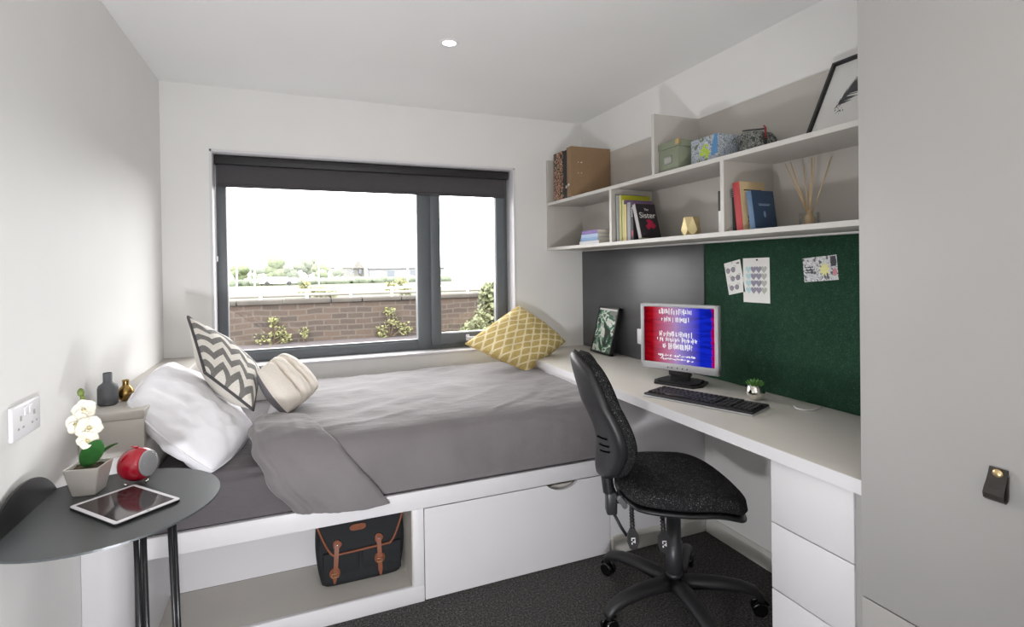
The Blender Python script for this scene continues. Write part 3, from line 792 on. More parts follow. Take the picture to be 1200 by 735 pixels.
# framed print leaning on the top shelf
def framed_print():
    x0, x1, yl, z0, z1 = 1.652, 1.796, 1.302, SZ1 + .002, 1.995
    M = frame_M((x0, yl, z0), (0, -1, 0), (x1 - x0, 0, z1 - z0))      # x right, y up the frame, z towards the room
    W, H = .235, math.hypot(x1 - x0, z1 - z0)
    t = thing('framed_print', 'black-framed feather print leaning on the top shelf next to the wardrobe', 'picture', ((x0 + x1) / 2, yl - W / 2, SZ1))
    f = MB(); b = .011
    for lo, hi in (((0, 0, 0), (b, H, .018)), ((W - b, 0, 0), (W, H, .018)), ((0, 0, 0), (W, b, .018)), ((0, H - b, 0), (W, H, .018))): f.box(lo, hi, .001)
    part('frame', f.xf(M), M_black, t)
    part('sheet', MB().box((b - .001, b - .001, .002), (W - b + .001, H - b + .001, .006)).xf(M), M_card, t)
    part('backing', MB().box((.002, .002, .0002), (W - .002, H - .002, .0018)).xf(M), M_kraft, t)
    m = MB(); rn = random.Random(2)
    ax = V((.078, .115)); bx = V((.20, .225)); d = (bx - ax); L = d.length; d.normalize(); n = V((-d.y, d.x))
    for k in range(190):
        s = rn.random(); c = ax + d * (L * s) + n * (.012 * math.sin(s * 3))
        wd_ = .080 * math.sin(PI * min(1, s * .85 + .12)); sd = 1 if rn.random() > .45 else -1
        ln = wd_ * rn.uniform(.6, 1.05); dr_ = (n * sd * .8 + d * .75).normalized()
        e = c + dr_ * ln; q = V((-dr_.y, dr_.x)) * .0024
        m.add([M @ V((p.x, p.y, .0062 + k * 2e-6)) for p in (c - q, c + q, e)], [[0, 1, 2]])
    for k in range(26):
        a = rn.uniform(PI * .95, PI * 1.75); r = rn.uniform(.006, .05); p = V((.088 + r * math.cos(a) * .5, .125 + r * math.sin(a))); s = rn.uniform(.0008, .0022)
        m.add([M @ V((p.x + s * math.cos(q), p.y + s * math.sin(q) * 2.0, .0063)) for q in (0, 1.3, 2.6, 3.9, 5.2)], [[0, 1, 2, 3, 4]])
    pts = [M @ V((ax.x + d.x * L * s + n.x * .012 * math.sin(s * 3), ax.y + d.y * L * s + n.y * .012 * math.sin(s * 3), .0066)) for s in [i / 12 for i in range(-1, 14)]]
    m.tube(pts, .0011, 5)
    part('feather', m, mk('feather_ink', rgb(70, 70, 74), .7), t, weld=False)
framed_print()

# books: local x = depth of the book from spine, y = thickness, z = height
def book(label, y, x, z, w, th, h, cov, group, lean=0.0, pages=M_paper, spine=None, flat=False, extra=None, rot=None, name='book'):
    """upright book, spine towards the room (-x); y is the near bottom edge of the spine"""
    t = thing(name, label, 'book', (x, y, z), rot or (lean, 0, 0), group)
    c = MB(); k = .0016
    c.box((0, 0, .0), (w, k, h), .0004); c.box((0, th - k, .0), (w, th, h), .0004)
    part('cover', c, cov, t, world=False)
    part('spine', MB().box((-.001, 0, 0), (k, th, h), .0006), spine or cov, t, world=False)
    part('pages', MB().box((k, k, .003), (w - .003, th - k, h - .003)), pages, t, world=False)
    if extra: extra(t)
    return t
G = 'books in the bay beside the small book pile'
ZB = SZ0 + .0006
M_magA = mk_book(176, 178, 176); M_magB = mk_book(120, 122, 122); M_lime = mk_book(172, 172, 40); M_limeS = mk_book(206, 202, 150)
M_purp = mk_book(126, 100, 132); M_creamb = mk_book(214, 192, 130); M_silv = mk_book(150, 152, 156); M_blk = mk_book(36, 33, 38); M_sis = mk_book(34, 30, 36)
M_sisS = mk_book(176, 170, 172); M_crim = mk_book(160, 24, 62)
book('tall thin dark grey magazine nearest the divider', 2.370, 1.575, ZB, .20, .005, .252, M_magB, G, -.02, name='magazine')
book('tall thin pale grey magazine beside the dark grey one', 2.358, 1.575, ZB, .20, .008, .245, M_magA, G, -.02, name='magazine')
book('tall lime green book standing behind the purple book', 2.330, 1.58, ZB, .185, .016, .242, M_lime, G, -.01, spine=M_limeS)
book('purple book between the lime green book and the cream spine', 2.310, 1.583, ZB, .178, .015, .215, M_purp, G, -.01, spine=M_limeS)
book('book with plain cream spine in front of the purple book', 2.284, 1.580, ZB, .13, .021, .190, M_blk, G, 0, spine=M_creamb)
book('silver-grey spined book next to the cream spine', 2.250, 1.580, ZB, .13, .028, .196, M_purp, G, 0, spine=M_silv)
def blk_extra(t):
    m = MB()
    for k in range(5): m.box((-.0014, .009 - .004 + (k % 2) * .001, .12 + k * .010), (-.0009, .009 + .005, .127 + k * .010))
    part('spine_lettering', m, M_sisS, t, world=False)
    part('spine_mark', MB().box((-.0014, .004, .022), (-.0009, .018, .05)), M_crim, t, world=False)
book('upright black book behind the leaning thriller', 2.222, 1.580, ZB, .12, .022, .180, M_blk, G, -.03, extra=blk_extra)
def sister(t):
    # cover faces the near side (-y)
    F = Matrix(((1, 0, 0, 0), (0, 0, -1, 0), (0, 1, 0, 0), (0, 0, 0, 1)))       # text x->x, y->z, normal -> -y
    text_part('title', 'Sister', .043, M_card, t, Matrix.Translation((.060, -.0004, .106)) @ F, .0003)
    text_part('title', 'The', .016, M_card, t, Matrix.Translation((.060, -.0004, .146)) @ F, .0003)
    text_part('author_line', 'novel', .009, M_sisS, t, Matrix.Translation((.092, -.0004, .100)) @ F, .0003) if False else None
    m = MB(); rn = random.Random(5)
    for k in range(11):
        a = rn.uniform(0, 6.28); r = rn.uniform(.0, .02); s = rn.uniform(.008, .015)
        cx, cz = .066 + r * math.cos(a) * 1.2, .068 + r * math.sin(a)
        poly = [(cx + s * math.cos(q) * (1 + .35 * math.sin(3 * q + k)), cz + s * math.sin(q)) for q in [2 * PI * i / 10 for i in range(10)]]
        m.prism(poly, 0.0002 + k * 1e-5, .0006 + k * 2e-5, F)
    part('flower_motif', m, M_crim, t, world=False)
book('leaning black thriller titled The Sister with a crimson flower', 2.150, 1.575, ZB + .0085, .118, .024, .182, M_sis, G, -.30, spine=M_sisS, extra=sister)

# small pile of books lying in the far bay
GP = 'small books piled in the far bay'
def flatbook(label, x, y, z, dx, dy, th, cov, spine):
    t = thing('book', label, 'book', (x, y, z), (0, 0, 0), GP)
    c = MB(); c.box((0, 0, 0), (dx, dy, .0015), .0004); c.box((0, 0, th - .0015), (dx, dy, th), .0004)
    part('cover', c, cov, t, world=False)
    part('spine', MB().box((-.0008, 0, 0), (.001, dy, th), .0005), spine, t, world=False)
    part('pages', MB().box((.0012, .003, .0016), (dx - .003, dy - .003, th - .0016)), M_paper, t, world=False)
    return t
z = ZB
for lab, x, y, dx, dy, th, c, sp in (
        ('white book at the bottom of the small pile', 1.60, 2.585, .15, .225, .021, mk_book(222, 222, 226), mk_book(220, 220, 224)),
        ('blue and white book second from the bottom of the small pile', 1.60, 2.600, .14, .195, .019, mk_book(150, 176, 208), mk_book(132, 164, 204)),
        ('pale blue book under the purple book of the small pile', 1.602, 2.600, .14, .190, .021, mk_book(196, 206, 222), mk_book(170, 190, 218)),
        ('purple book on top of the small pile', 1.605, 2.615, .13, .170, .022, mk_book(120, 96, 160), mk_book(130, 104, 172))):
    flatbook(lab, x, y, z, dx, dy, th, c, sp); z += th + .0004

# faceted gold tealight holder
def gold_pot():
    t = thing('tealight_holder', 'faceted gold tealight holder alone in the middle of the lower shelf', 'candle holder', (1.66, 1.90, SZ0))
    n = 6; m = MB()
    rings = [(.034, .0005, 0), (.043, .030, .5), (.036, .088, 0), (.032, .088, 0), (.036, .030, .5), (.030, .008, 0)]
    vs = []
    for r, z, o in rings: vs += [V((1.66 + r * math.cos(2 * PI * (k + o) / n), 1.90 + r * math.sin(2 * PI * (k + o) / n), SZ0 + z)) for k in range(n)]
    fs = [list(range(n))[::-1], list(range(5 * n, 6 * n))]
    for i in range(5):
        for k in range(n):
            a, b, c, d = i * n + k, i * n + (k + 1) % n, (i + 1) * n + (k + 1) % n, (i + 1) * n + k
            if rings[i + 1][2] > rings[i][2]: fs += [[a, b, d], [b, c, d]] if True else []
            else: fs += [[a, b, c], [a, c, d]]
    m.add(vs, fs); part('faceted_shell', m, M_goldmatte, t)
    part('candle', MB().lathe([(0, .02), (.019, .02), (.019, .034), (.002, .034), (0, .033)], (1.66, 1.90, SZ0 - .01), 24), M_pillow, t)
gold_pot()

def bw_extra(t):
    part('dark_cover_band', MB().box((-.0016, -.0006, .092), (.12, .0202, .1745)), M_blk, t, world=False)
book('narrow white book with black top half leaning on the near side of the middle divider', 1.668, 1.62, ZB, .12, .020, .174, mk_book(222, 220, 218), None, 0, extra=bw_extra)

G3 = 'books in the near bay beside the reed diffuser'
def rings_extra(t):
    for k in range(6):
        part('binding_ring', MB().tube([(-.004 + .007 * math.cos(q), .006 + .009 * math.sin(q), .135 + k * .0055) for q in [2 * PI * i / 14 for i in range(15)]], .0009, 5), M_steel, t, world=False)
book('slim black ring-bound notebook against the divider', 1.562, 1.585, ZB, .12, .012, .168, M_blk, G3, -.04, extra=rings_extra, name='notebook')
def beige_extra(t):
    m = MB()
    for k, (a, b) in enumerate(((.02, .112), (.03, .10))): m.box((a, -.0006, .155 - k * .013), (b, -.0002, .159 - k * .013))
    rn = random.Random(8)
    for k in range(40):
        x = .022 + rn.random() * .02 + .008; zz = .02 + rn.random() * .10
        m.box((x, -.0006, zz), (x + rn.uniform(.002, .009), -.0002, zz + rn.uniform(.002, .007)))
    part('cover_print', m, mk('dark_brown_ink', rgb(52, 40, 36), .7), t, world=False)
book('book with red spine and beige printed cover behind the blue book', 1.518, 1.578, ZB + .001, .128, .032, .190, mk_book(206, 182, 142), G3, -.10, spine=mk_book(180, 64, 68), extra=beige_extra)
def blue_extra(t):
    m = MB(); m.box((.03, -.0006, .088), (.085, -.0002, .092)); m.box((.026, -.0006, .094), (.09, -.0002, .0955))
    m.prism([(.055 + .006 * math.cos(q), .055 + .013 * math.sin(q)) for q in [2 * PI * i / 10 for i in range(10)]], .0002, .0006, Matrix(((1, 0, 0, 0), (0, 0, -1, 0), (0, 1, 0, 0), (0, 0, 0, 1))))
    part('cover_title', m, mk('pale_blue_foil', rgb(128, 150, 176), .4), t, world=False)
book('navy blue hardback leaning in front of the red-spined book', 1.462, 1.580, ZB + .0035, .112, .024, .146, mk_book(46, 66, 92), G3, -.14, spine=mk_book(88, 114, 144), extra=blue_extra)

# reed diffuser
def diffuser():
    c = V((1.70, 1.335, SZ0))
    t = thing('reed_diffuser', 'glass reed diffuser with seven thin sticks on the lower shelf', 'diffuser', c)
    part('jar', MB().lathe([(0, .0008), (.031, .0008), (.033, .003), (.033, .052), (.030, .052), (.030, .008), (0, .007)], c, 32), M_dome, t)
    part('inner_bottle', MB().lathe([(0, .009), (.017, .009), (.018, .014), (.018, .036), (.010, .046), (.010, .062), (.007, .062), (.007, .046), (.014, .034), (.014, .012), (0, .012)], c, 24), mk('amber_liquid', rgb(188, 160, 124), .25, spec=.6), t)
    tips = [(-.005, 1.428, .242), (.0, 1.410, .247), (-.02, 1.392, .235), (.015, 1.368, .230), (.0, 1.322, .245), (-.015, 1.300, .243), (.01, 1.258, .238)]
    for k, (dx, y, z) in enumerate(tips):
        a = k * .9
        b = c + V((.006 * math.cos(a), -(y - 1.335) * .05, .016))
        part('reed', MB().tube([b, (c.x + dx, y, SZ0 + z)], .0017, 6), M_reed, t)
diffuser()

# ------------------------------------------------------------------ cards on the pinboard
def cardM(bl, br, tl): 
    x = XR - .00702
    return frame_M((x, *bl), V((0, br[0] - bl[0], br[1] - bl[1])), V((0, tl[0] - bl[0], tl[1] - bl[1])))
def card(label, cat, bl, br, tl, mat):
    M = cardM(bl, br, tl); W = math.dist(bl, br); H = math.dist(bl, tl)
    t = thing('pinned_card', label, cat, tuple(M.translation), group='cards on the pinboard')
    part('card', MB().box((0, 0, 0), (W, H, .0006)).xf(M), mat, t)
    return t, M, W, H
def disc(m, M, cx, cy, rx, ry, n=18, z=.0008):
    m.prism([(cx + rx * math.cos(2 * PI * i / n), cy + ry * math.sin(2 * PI * i / n)) for i in range(n)], .0005, z, M)
t, M, W, H = card('small tilted white card with three pairs of sunglasses drawn on it', 'card', (1.839, 1.151), (1.745, 1.170), (1.862, 1.295), M_card)
fr_, le = MB(), MB()
for cx, cy, r in ((.34, .74, 1), (.55, .47, 1), (.40, .19, .95)):
    for s in (-1, 1):
        x, y = (cx + s * .16) * W, cy * H
        disc(fr_, M, x, y, .0125 * r, .0125 * r, z=.0008); disc(le, M, x, y, .0098 * r, .0098 * r, z=.0011)
        fr_.tube([M @ V((x + s * .011, y + .006, .0009)), M @ V((x + s * .018, y + .013, .0009)), M @ V((x + s * .006, y + .018, .0009))], .0008, 5)
    fr_.tube([M @ V(((cx - .16) * W + .01, cy * H + .003, .0009)), M @ V(((cx + .16) * W - .01, cy * H + .003, .0009))], .001, 5)
fr_.prism([(W * .7, H * .92), (W * .9, H * .94), (W * .93, H * .88), (W * .8, H * .88)], .0005, .0008, M)
part('sunglasses_drawing', fr_, M_brownink, t); part('lens_tint', le, M_lilac, t)
part('pin', MB().lathe([(0, .006), (.003, .005), (.003, .0008), (0, .0006)], M @ V((W * .5, H * .95, 0)), 12, M=Matrix.Rotation(-PI / 2, 4, 'Y')), M_card, t)
t, M, W, H = card('upright white card printed with four rows of small hearts', 'card', (1.755, 1.124), (1.615, 1.125), (1.752, 1.316), M_card)
def heart(m, cx, cy, s):
    poly = []
    for i in range(22):
        q = 2 * PI * i / 22
        poly.append((cx + s * .95 * math.sin(q) ** 3, cy + s * (13 * math.cos(q) - 5 * math.cos(2 * q) - 2 * math.cos(3 * q) - math.cos(4 * q)) / 15))
    m.prism(poly, .0005, .0009, M)
for j, mat in enumerate((M_teal, M_lilac, M_ink if False else M_lilac, M_greylabel)):
    for i in range(4):
        m = MB(); heart(m, W * (.21 + .195 * j), H * (.745 - .155 * i), .0160); part('heart', m, mat, t)
part('pin', MB().lathe([(0, .006), (.0035, .005), (.0035, .0008), (0, .0006)], M @ V((W * .55, H * .955, 0)), 12, M=Matrix.Rotation(-PI / 2, 4, 'Y')), M_ink, t)
t, M, W, H = card('grey postcard with a pale yellow splash pinned near the wardrobe', 'postcard', (1.454, 1.217), (1.315, 1.229), (1.461, 1.309), M_postcard)
m = MB(); poly = []
for i in range(18):
    q = 2 * PI * i / 18; r = .024 if i % 2 else .012
    poly.append((W * .63 + r * math.cos(q + .4) * 1.1, H * .46 + r * 1.25 * math.sin(q + .4)))
m.prism(poly, .0005, .0009, M); part('yellow_splash', m, M_yellowink, t)
m = MB(); disc(m, M, W * .92, H * .32, .009, .014); part('pink_patch', m, M_pinkink, t)
for k in range(3):
    m = MB(); m.box((W * .06, H * (.36 + .11 * k), .0005), (W * (.30 + .05 * (k % 2)), H * (.40 + .11 * k), .0009)); part('dark_print', m.xf(M), M_ink, t)
m = MB(); m.box((W * .82, H * .56, .0005), (W * .97, H * .96, .0009)); part('dark_print', m.xf(M), M_ink, t)

# ------------------------------------------------------------------ things on the desk
def monitor():
    loc = V((1.60, 1.92, DZ1 + .0005)); a = math.radians(-65)
    t = thing('computer_monitor', 'silver-framed monitor with a lit red and blue screen standing on the desk', 'monitor', loc, (0, 0, a))
    W, H, zc = .37, .306, .21
    z0, z1 = zc - H / 2, zc + H / 2
    f = MB(); sx0, sx1, sz0, sz1 = -.167, .167, z0 + .034, z1 - .016
    y0, y1 = -.012, .022
    f.box((-W / 2, y0, z0), (sx0, y1, z1), .006, 3); f.box((sx1, y0, z0), (W / 2, y1, z1), .006, 3)
    f.box((-W / 2, y0, z0), (W / 2, y1, sz0), .006, 3); f.box((-W / 2, y0, sz1), (W / 2, y1, z1), .006, 3)
    bez = part('bezel', f, M_silver, t, world=False)
    for k, x in enumerate((-.048, -.028, -.002, .022, .044)):
        part('button', MB().lathe([(0, .0016), (.003, .0012), (.0034, 0), (0, 0)], (x, y0, z0 + .015), 12, M=Matrix.Rotation(PI / 2, 4, 'X')), M_ink, bez, world=False)
    b = MB(); b.box((-W / 2 + .006, .0, z0 + .006), (W / 2 - .006, .03, z1 - .006), .006); b.box((-.12, .03, z0 + .05), (.12, .055, z1 - .05), .01)
    part('back_shell', b, M_dkgrey, t, world=False)
    def scr(u, v): return V((sx0 + (sx1 - sx0) * u, -.0065, sz0 + (sz1 - sz0) * v))
    so = part('screen', MB().grid(scr, 1, 1), M_screen, t, world=False)
    rn = random.Random(11); sw, sh = sx1 - sx0, sz1 - sz0
    def strokes(u0, u1, v0, v1, n, th):
        m = MB()
        for k in range(n):
            u = u0 + (u1 - u0) * (k + rn.uniform(.1, .9)) / n
            a, b_ = v0 + rn.uniform(0, .04), v1 - rn.uniform(0, .04)
            if rn.random() < .14: continue
            m.box((sx0 + sw * u, -.0068, sz0 + sh * a), (sx0 + sw * (u + th * rn.uniform(.6, 1.2)), -.0066, sz0 + sh * b_))
            if rn.random() < .5:
                vv = rn.uniform(a, b_ - .012); m.box((sx0 + sw * u, -.0068, sz0 + sh * vv), (sx0 + sw * (u + .018), -.0066, sz0 + sh * (vv + .012)))
        part('lettering_line', m, M_scrtext, so, world=False, weld=False)
    strokes(.22, .69, .86, .985, 30, .008); strokes(.26, .66, .73, .845, 26, .008)
    strokes(.22, .70, .455, .58, 30, .008); strokes(.19, .76, .37, .475, 34, .008); strokes(.27, .69, .24, .37, 28, .009)
    strokes(.2, .74, .125, .155, 46, .010); strokes(.24, .70, .06, .088, 40, .010)
    n = MB(); n.box((-.045, .004, .012), (.045, .026, z0 + .04), .004); n.box((-.05, -.002, z0 - .022), (.05, .03, z0 + .02), .004)
    part('neck', n, M_black, t, world=False)
    p = [(-.115, -.01), (-.09, -.065), (.09, -.065), (.115, -.01), (.10, .085), (.06, .105), (-.06, .105), (-.10, .085)]
    bs = MB().prism(p, 0, .009); bs.prism([(x * .85, y * .85 + .002) for x, y in p], .009, .016)
    part('base', bs, M_black, t, world=False)
monitor()

def keyboard():
    c = V((1.475, 1.628, DZ1 + .0005)); a = math.radians(-68.5)
    t = thing('keyboard', 'black computer keyboard lying on the desk in front of the monitor', 'keyboard', c, (0, 0, a))
    W, D = .445, .158
    part('tray', MB().box((-W / 2, -D / 2 - .003, 0), (W / 2, D / 2, .007), .003), M_silver, t, world=False)
    part('body', MB().box((-W / 2 + .0015, -D / 2 + .001, .006), (W / 2 - .0015, D / 2, .015), .004), M_black, t, world=False)
    def block(nm, x0, x1, cols, rows, y0=-.058, y1=.040, merge=None):
        m = MB(); px = (x1 - x0) / cols; py = (y1 - y0) / rows
        for j in range(rows):
            i = 0
            while i < cols:
                w = 1
                if merge and (j, i) in merge: w = merge[(j, i)]
                ox = (j % 3) * .2 * px if nm == 'letter_keys' and 0 < i < cols - 2 else 0
                m.box((x0 + i * px + .0012 + ox, y0 + j * py + .0012, .0145), (x0 + (i + w) * px - .0012 + ox, y0 + (j + 1) * py - .0012, .0205), .0018, 1)
                i += w
        part(nm, m, M_black, t, world=False)
    block('letter_keys', -.214, .072, 15, 5, merge={(0, 4): 6, (1, 0): 2, (2, 13): 2, (3, 0): 2})
    block('navigation_keys', .080, .136, 3, 5)
    block('number_pad_keys', .142, .214, 4, 5)
    block('function_keys', -.214, .136, 17, 1, .050, .067)
keyboard()

def succulent():
    c = V((1.688, 1.572, DZ1 + .0005))
    t = thing('potted_succulent', 'small green succulent in a round chrome pot beside the keyboard', 'plant', c)
    part('pot', MB().lathe([(0, 0), (.022, 0), (.030, .006), (.036, .020), (.036, .034), (.031, .050), (.026, .060), (.0235, .060), (.028, .048), (.02, .045), (0, .045)], c, 40), M_chrome, t)
    part('soil', MB().lathe([(0, .052), (.0265, .051), (.0265, .046), (0, .046)], c, 24), M_soil, t)
    rn = random.Random(3); Ms = mk('succulent_green', rgb(78, 128, 52), .45, nz=.25, nscale=70)
    for k in range(26):
        a = k * 2.4; r = .004 + .018 * (k / 26) ** .8; el = .95 - .75 * k / 26
        d = V((math.cos(a) * math.cos(el), math.sin(a) * math.cos(el), math.sin(el)))
        b = c + V((math.cos(a) * r * .6, math.sin(a) * r * .6, .054)); L = .022 + .005 * rn.random()
        part('leaf', MB().tube([b, b + d * L * .35, b + d * L * .75 + V((0, 0, .003)), b + d * L + V((0, 0, .007))], [.003, .0058, .0052, .0008], 8, flat=.55), Ms, t)
succulent()

def desk_photo():
    x0, x1, yl, yr = 1.718, 1.790, 2.895, 2.672
    z0 = DZ1 + .001; H = .292
    M = frame_M((x0, yl, z0 + .004), (0, -1, 0), (x1 - x0, 0, math.sqrt(H * H - (x1 - x0) ** 2)))
    W = yl - yr
    t = thing('photo_frame', 'deep black photo frame with a green picture leaning by the dark grey panel', 'picture', (1.76, 2.78, DZ1))
    f = MB(); b = .012; d = .024
    for lo, hi in (((0, 0, -d), (b, H, .003)), ((W - b, 0, -d), (W, H, .003)), ((0, 0, -d), (W, b, .003)), ((0, H - b, -d), (W, H, .003))): f.box(lo, hi, .0012)
    M2 = M @ Matrix.Translation((0, 0, 0))
    fo = part('frame', f.xf(M2), M_black, t)
    part('photo', MB().box((b - .001, b - .001, -.004), (W - b + .001, H - b + .001, -.001)).xf(M2), M_photo, t)
    part('white_border', MB().box((b, H - b - .012, -.001), (W - b, H - b, -.0004)).xf(M2), M_card, t)
    part('backing', MB().box((.003, .003, -d + .002), (W - .003, H - .003, -d + .005)).xf(M2), M_folderblack, t)
desk_photo()
pts = [(1.730, 1.430), (1.712, 1.405), (1.709, 1.386), (1.718, 1.370), (1.735, 1.362), (1.765, 1.366), (1.795, 1.374), (1.812, 1.380)]
single('white_cable', MB().tube([(x, y, DZ1 + .0022) for x, y in pts], .0022, 6), M_whiteplastic, 'short curl of thin white cable on the bare near half of the desk', 'cable', (1.74, 1.39, DZ1))

# ------------------------------------------------------------------ side table and what stands on it
TZ, TC, TR, TX = .70, V((-.456, 1.621)), .2525, -.620
def side_table():
    t = thing('side_table', 'round charcoal metal side table with one edge folded up against the wall', 'table', (TC.x, TC.y, 0))
    a0 = math.acos((TX - TC.x) / TR)                       # fold chord
    n = 72
    poly = [(TC.x + TR * math.cos(-a0 + 2 * a0 * i / n), TC.y + TR * math.sin(-a0 + 2 * a0 * i / n)) for i in range(n + 1)]
    part('table_top', MB().prism(poly, TZ - .005, TZ), M_tabmetal, t)
    hh = TR - (TC.x - TX)
    pl = []
    for i in range(33):
        q = a0 + (2 * PI - 2 * a0) * i / 32
        x, y = TC.x + TR * math.cos(q), TC.y + TR * math.sin(q)
        pl.append((y, TZ - .004 + (TX - x)))
    part('upturned_flap', MB().prism(pl, TX - .004, TX + .001, Matrix(((0, 0, 1, 0), (1, 0, 0, 0), (0, 1, 0, 0), (0, 0, 0, 1)))), M_tabblack, t)
    legs = [((-.352, 1.475), (-.335, 1.455)), ((-.302, 1.55), (-.283, 1.535)), ((-.428, 1.79), (-.440, 1.825))]
    for k, (a, b) in enumerate(legs):
        m = MB()
        d = V((a[0] - TC.x, a[1] - TC.y)); d = V((-d.y, d.x)).normalized() * .0085
        for s in (-1, 1):
            m.tube([(a[0] + s * d.x, a[1] + s * d.y, TZ - .005), (b[0] + s * d.x * .6, b[1] + s * d.y * .6, .003)], .0055, 10)
        m.box((a[0] - .018, a[1] - .018, TZ - .009), (a[0] + .018, a[1] + .018, TZ - .0045), .001)
        part('leg', m, M_tabblack, t)
side_table()

def orchid():
    c = V((-.527, 1.742, TZ)); rz = -.16
    t = thing('potted_orchid', 'white artificial orchid in a tapered square ceramic pot on the side table', 'plant', c, (0, 0, rz))
    def sq(r, z, k=.12, n=6):
        out = []
        for q in range(4):
            for i in range(n):
                a = PI / 2 * q + PI / 4 * 0 + (i / (n - 1) - .5) * 1.2 + PI / 4
                cx, cy = (1 if q in (0, 3) else -1), (1 if q in (0, 1) else -1)
                aa = PI / 2 * q + PI / 2 * i / (n - 1)
                out.append(V((cx * r * (1 - k) + r * k * math.cos(aa), cy * r * (1 - k) + r * k * math.sin(aa), z)))
        return out
    rings = [sq(.025, .0005), sq(.028, .004), sq(.036, .045), sq(.041, .072), sq(.0415, .076), sq(.037, .076), sq(.036, .062), sq(.01, .062)]
    n = len(rings[0]); vs = [p for r in rings for p in r]; fs = [list(range(n))[::-1], list(range((len(rings) - 1) * n, len(rings) * n))]
    for i in range(len(rings) - 1):
        for k in range(n): fs.append([i * n + k, i * n + (k + 1) % n, (i + 1) * n + (k + 1) % n, (i + 1) * n + k])
    part('pot', MB().add(vs, fs), M_ceramic, t, world=False, auto=35)
    so = MB(); so.grid(lambda u, v: V(((u - .5) * .070, (v - .5) * .070, .068 + .006 * noise.noise(V((u * 9, v * 9, 1))))), 14, 14)
    part('moss', so, M_soil, t, world=False)
    st = [V((-.004, 0, .07)), V((-.010, .002, .12)), V((-.012, .002, .17)), V((-.008, .0, .22)), V((-.012, -.004, .262))]
    part('stem', MB().tube(st, [.005, .0045, .004, .003, .002], 8), M_stem, t, world=False)
    bud = MB(); bud.ico((-.012, -.006, .272), .008, 2, (1, 1, 1.5)); bud.ico((-.006, -.010, .258), .006, 2, (1, 1, 1.4)); part('bud', bud, M_stem, t, world=False)
    def petal(m, o, up, out, L, Wd, curl):
        up = up.normalized(); out = (out - up * out.dot(up)).normalized(); sd = up.cross(out)
        def fn(u, v):
            w = Wd * math.sin(PI * min(1, .06 + v * .94)) ** .55 * (1 - .15 * v)
            a = (u - .5) * 2
            return o + up * (L * v) + sd * (a * w) + out * (curl * v * v + .004 * a * a)
        m.grid(fn, 8, 8)
    def bloom(o, face, s, roll):
        face = face.normalized(); r = face.cross(V((0, 0, 1))).normalized(); u = r.cross(face)
        m = MB()
        for k in range(5):
            a = roll + 2 * PI * k / 5
            d = u * math.cos(a) + r * math.sin(a)
            petal(m, o - face * .0025 * (k % 2), d, face, .030 * s, (.021 if k in (1, 4) else .016) * s, .003)
        m2 = MB(); petal(m2, o + face * .003, (face * .7 - u * .7), u, .014 * s, .006 * s, .003); m2.ico(o + face * .006, .004 * s, 1)
        b = part('blossom', m, M_petal, t, world=False)
        part('blossom_centre', m2, mk('orchid_lip', rgb(232, 222, 180), .5), b, world=False)
    F = V((.25, -.95, .15))
    bloom(V((.004, -.022, .228)), F + V((-.05, 0, .25)), .95, .3); bloom(V((-.008, -.028, .196)), F + V((-.35, 0, .05)), 1.0, .1)
    bloom(V((.016, -.028, .182)), F + V((.3, 0, 0)), 1.05, .7); bloom(V((.012, -.026, .150)), F + V((.15, 0, -.3)), .85, .2)
    def leaf(o, d, L, W, droop, twist):
        d = d.normalized(); sd = d.cross(V((0, 0, 1))).normalized(); up = sd.cross(d)
        def fn(u, v):
            a = (u - .5) * 2; w = W * math.sin(PI * (.03 + .97 * v)) ** .6
            q = o + d * (L * v) + (sd * math.cos(twist) + up * math.sin(twist)) * (a * w) + up * (-droop * v * v + .004 * abs(a))
            return q
        m = MB().grid(fn, 10, 16); o_ = part('leaf', m, M_leaf, t, world=False)
        md = o_.modifiers.new('thick', 'SOLIDIFY'); md.thickness = .0012
    leaf(V((-.002, -.016, .074)), V((.52, -.12, .85)), .086, .025, .004, 1.25)
    leaf(V((.002, .01, .075)), V((.6, .2, .8)), .070, .016, .02, .5)
    leaf(V((-.006, .008, .072)), V((-.1, -.05, 1)), .07, .010, -.01, .9)
orchid()

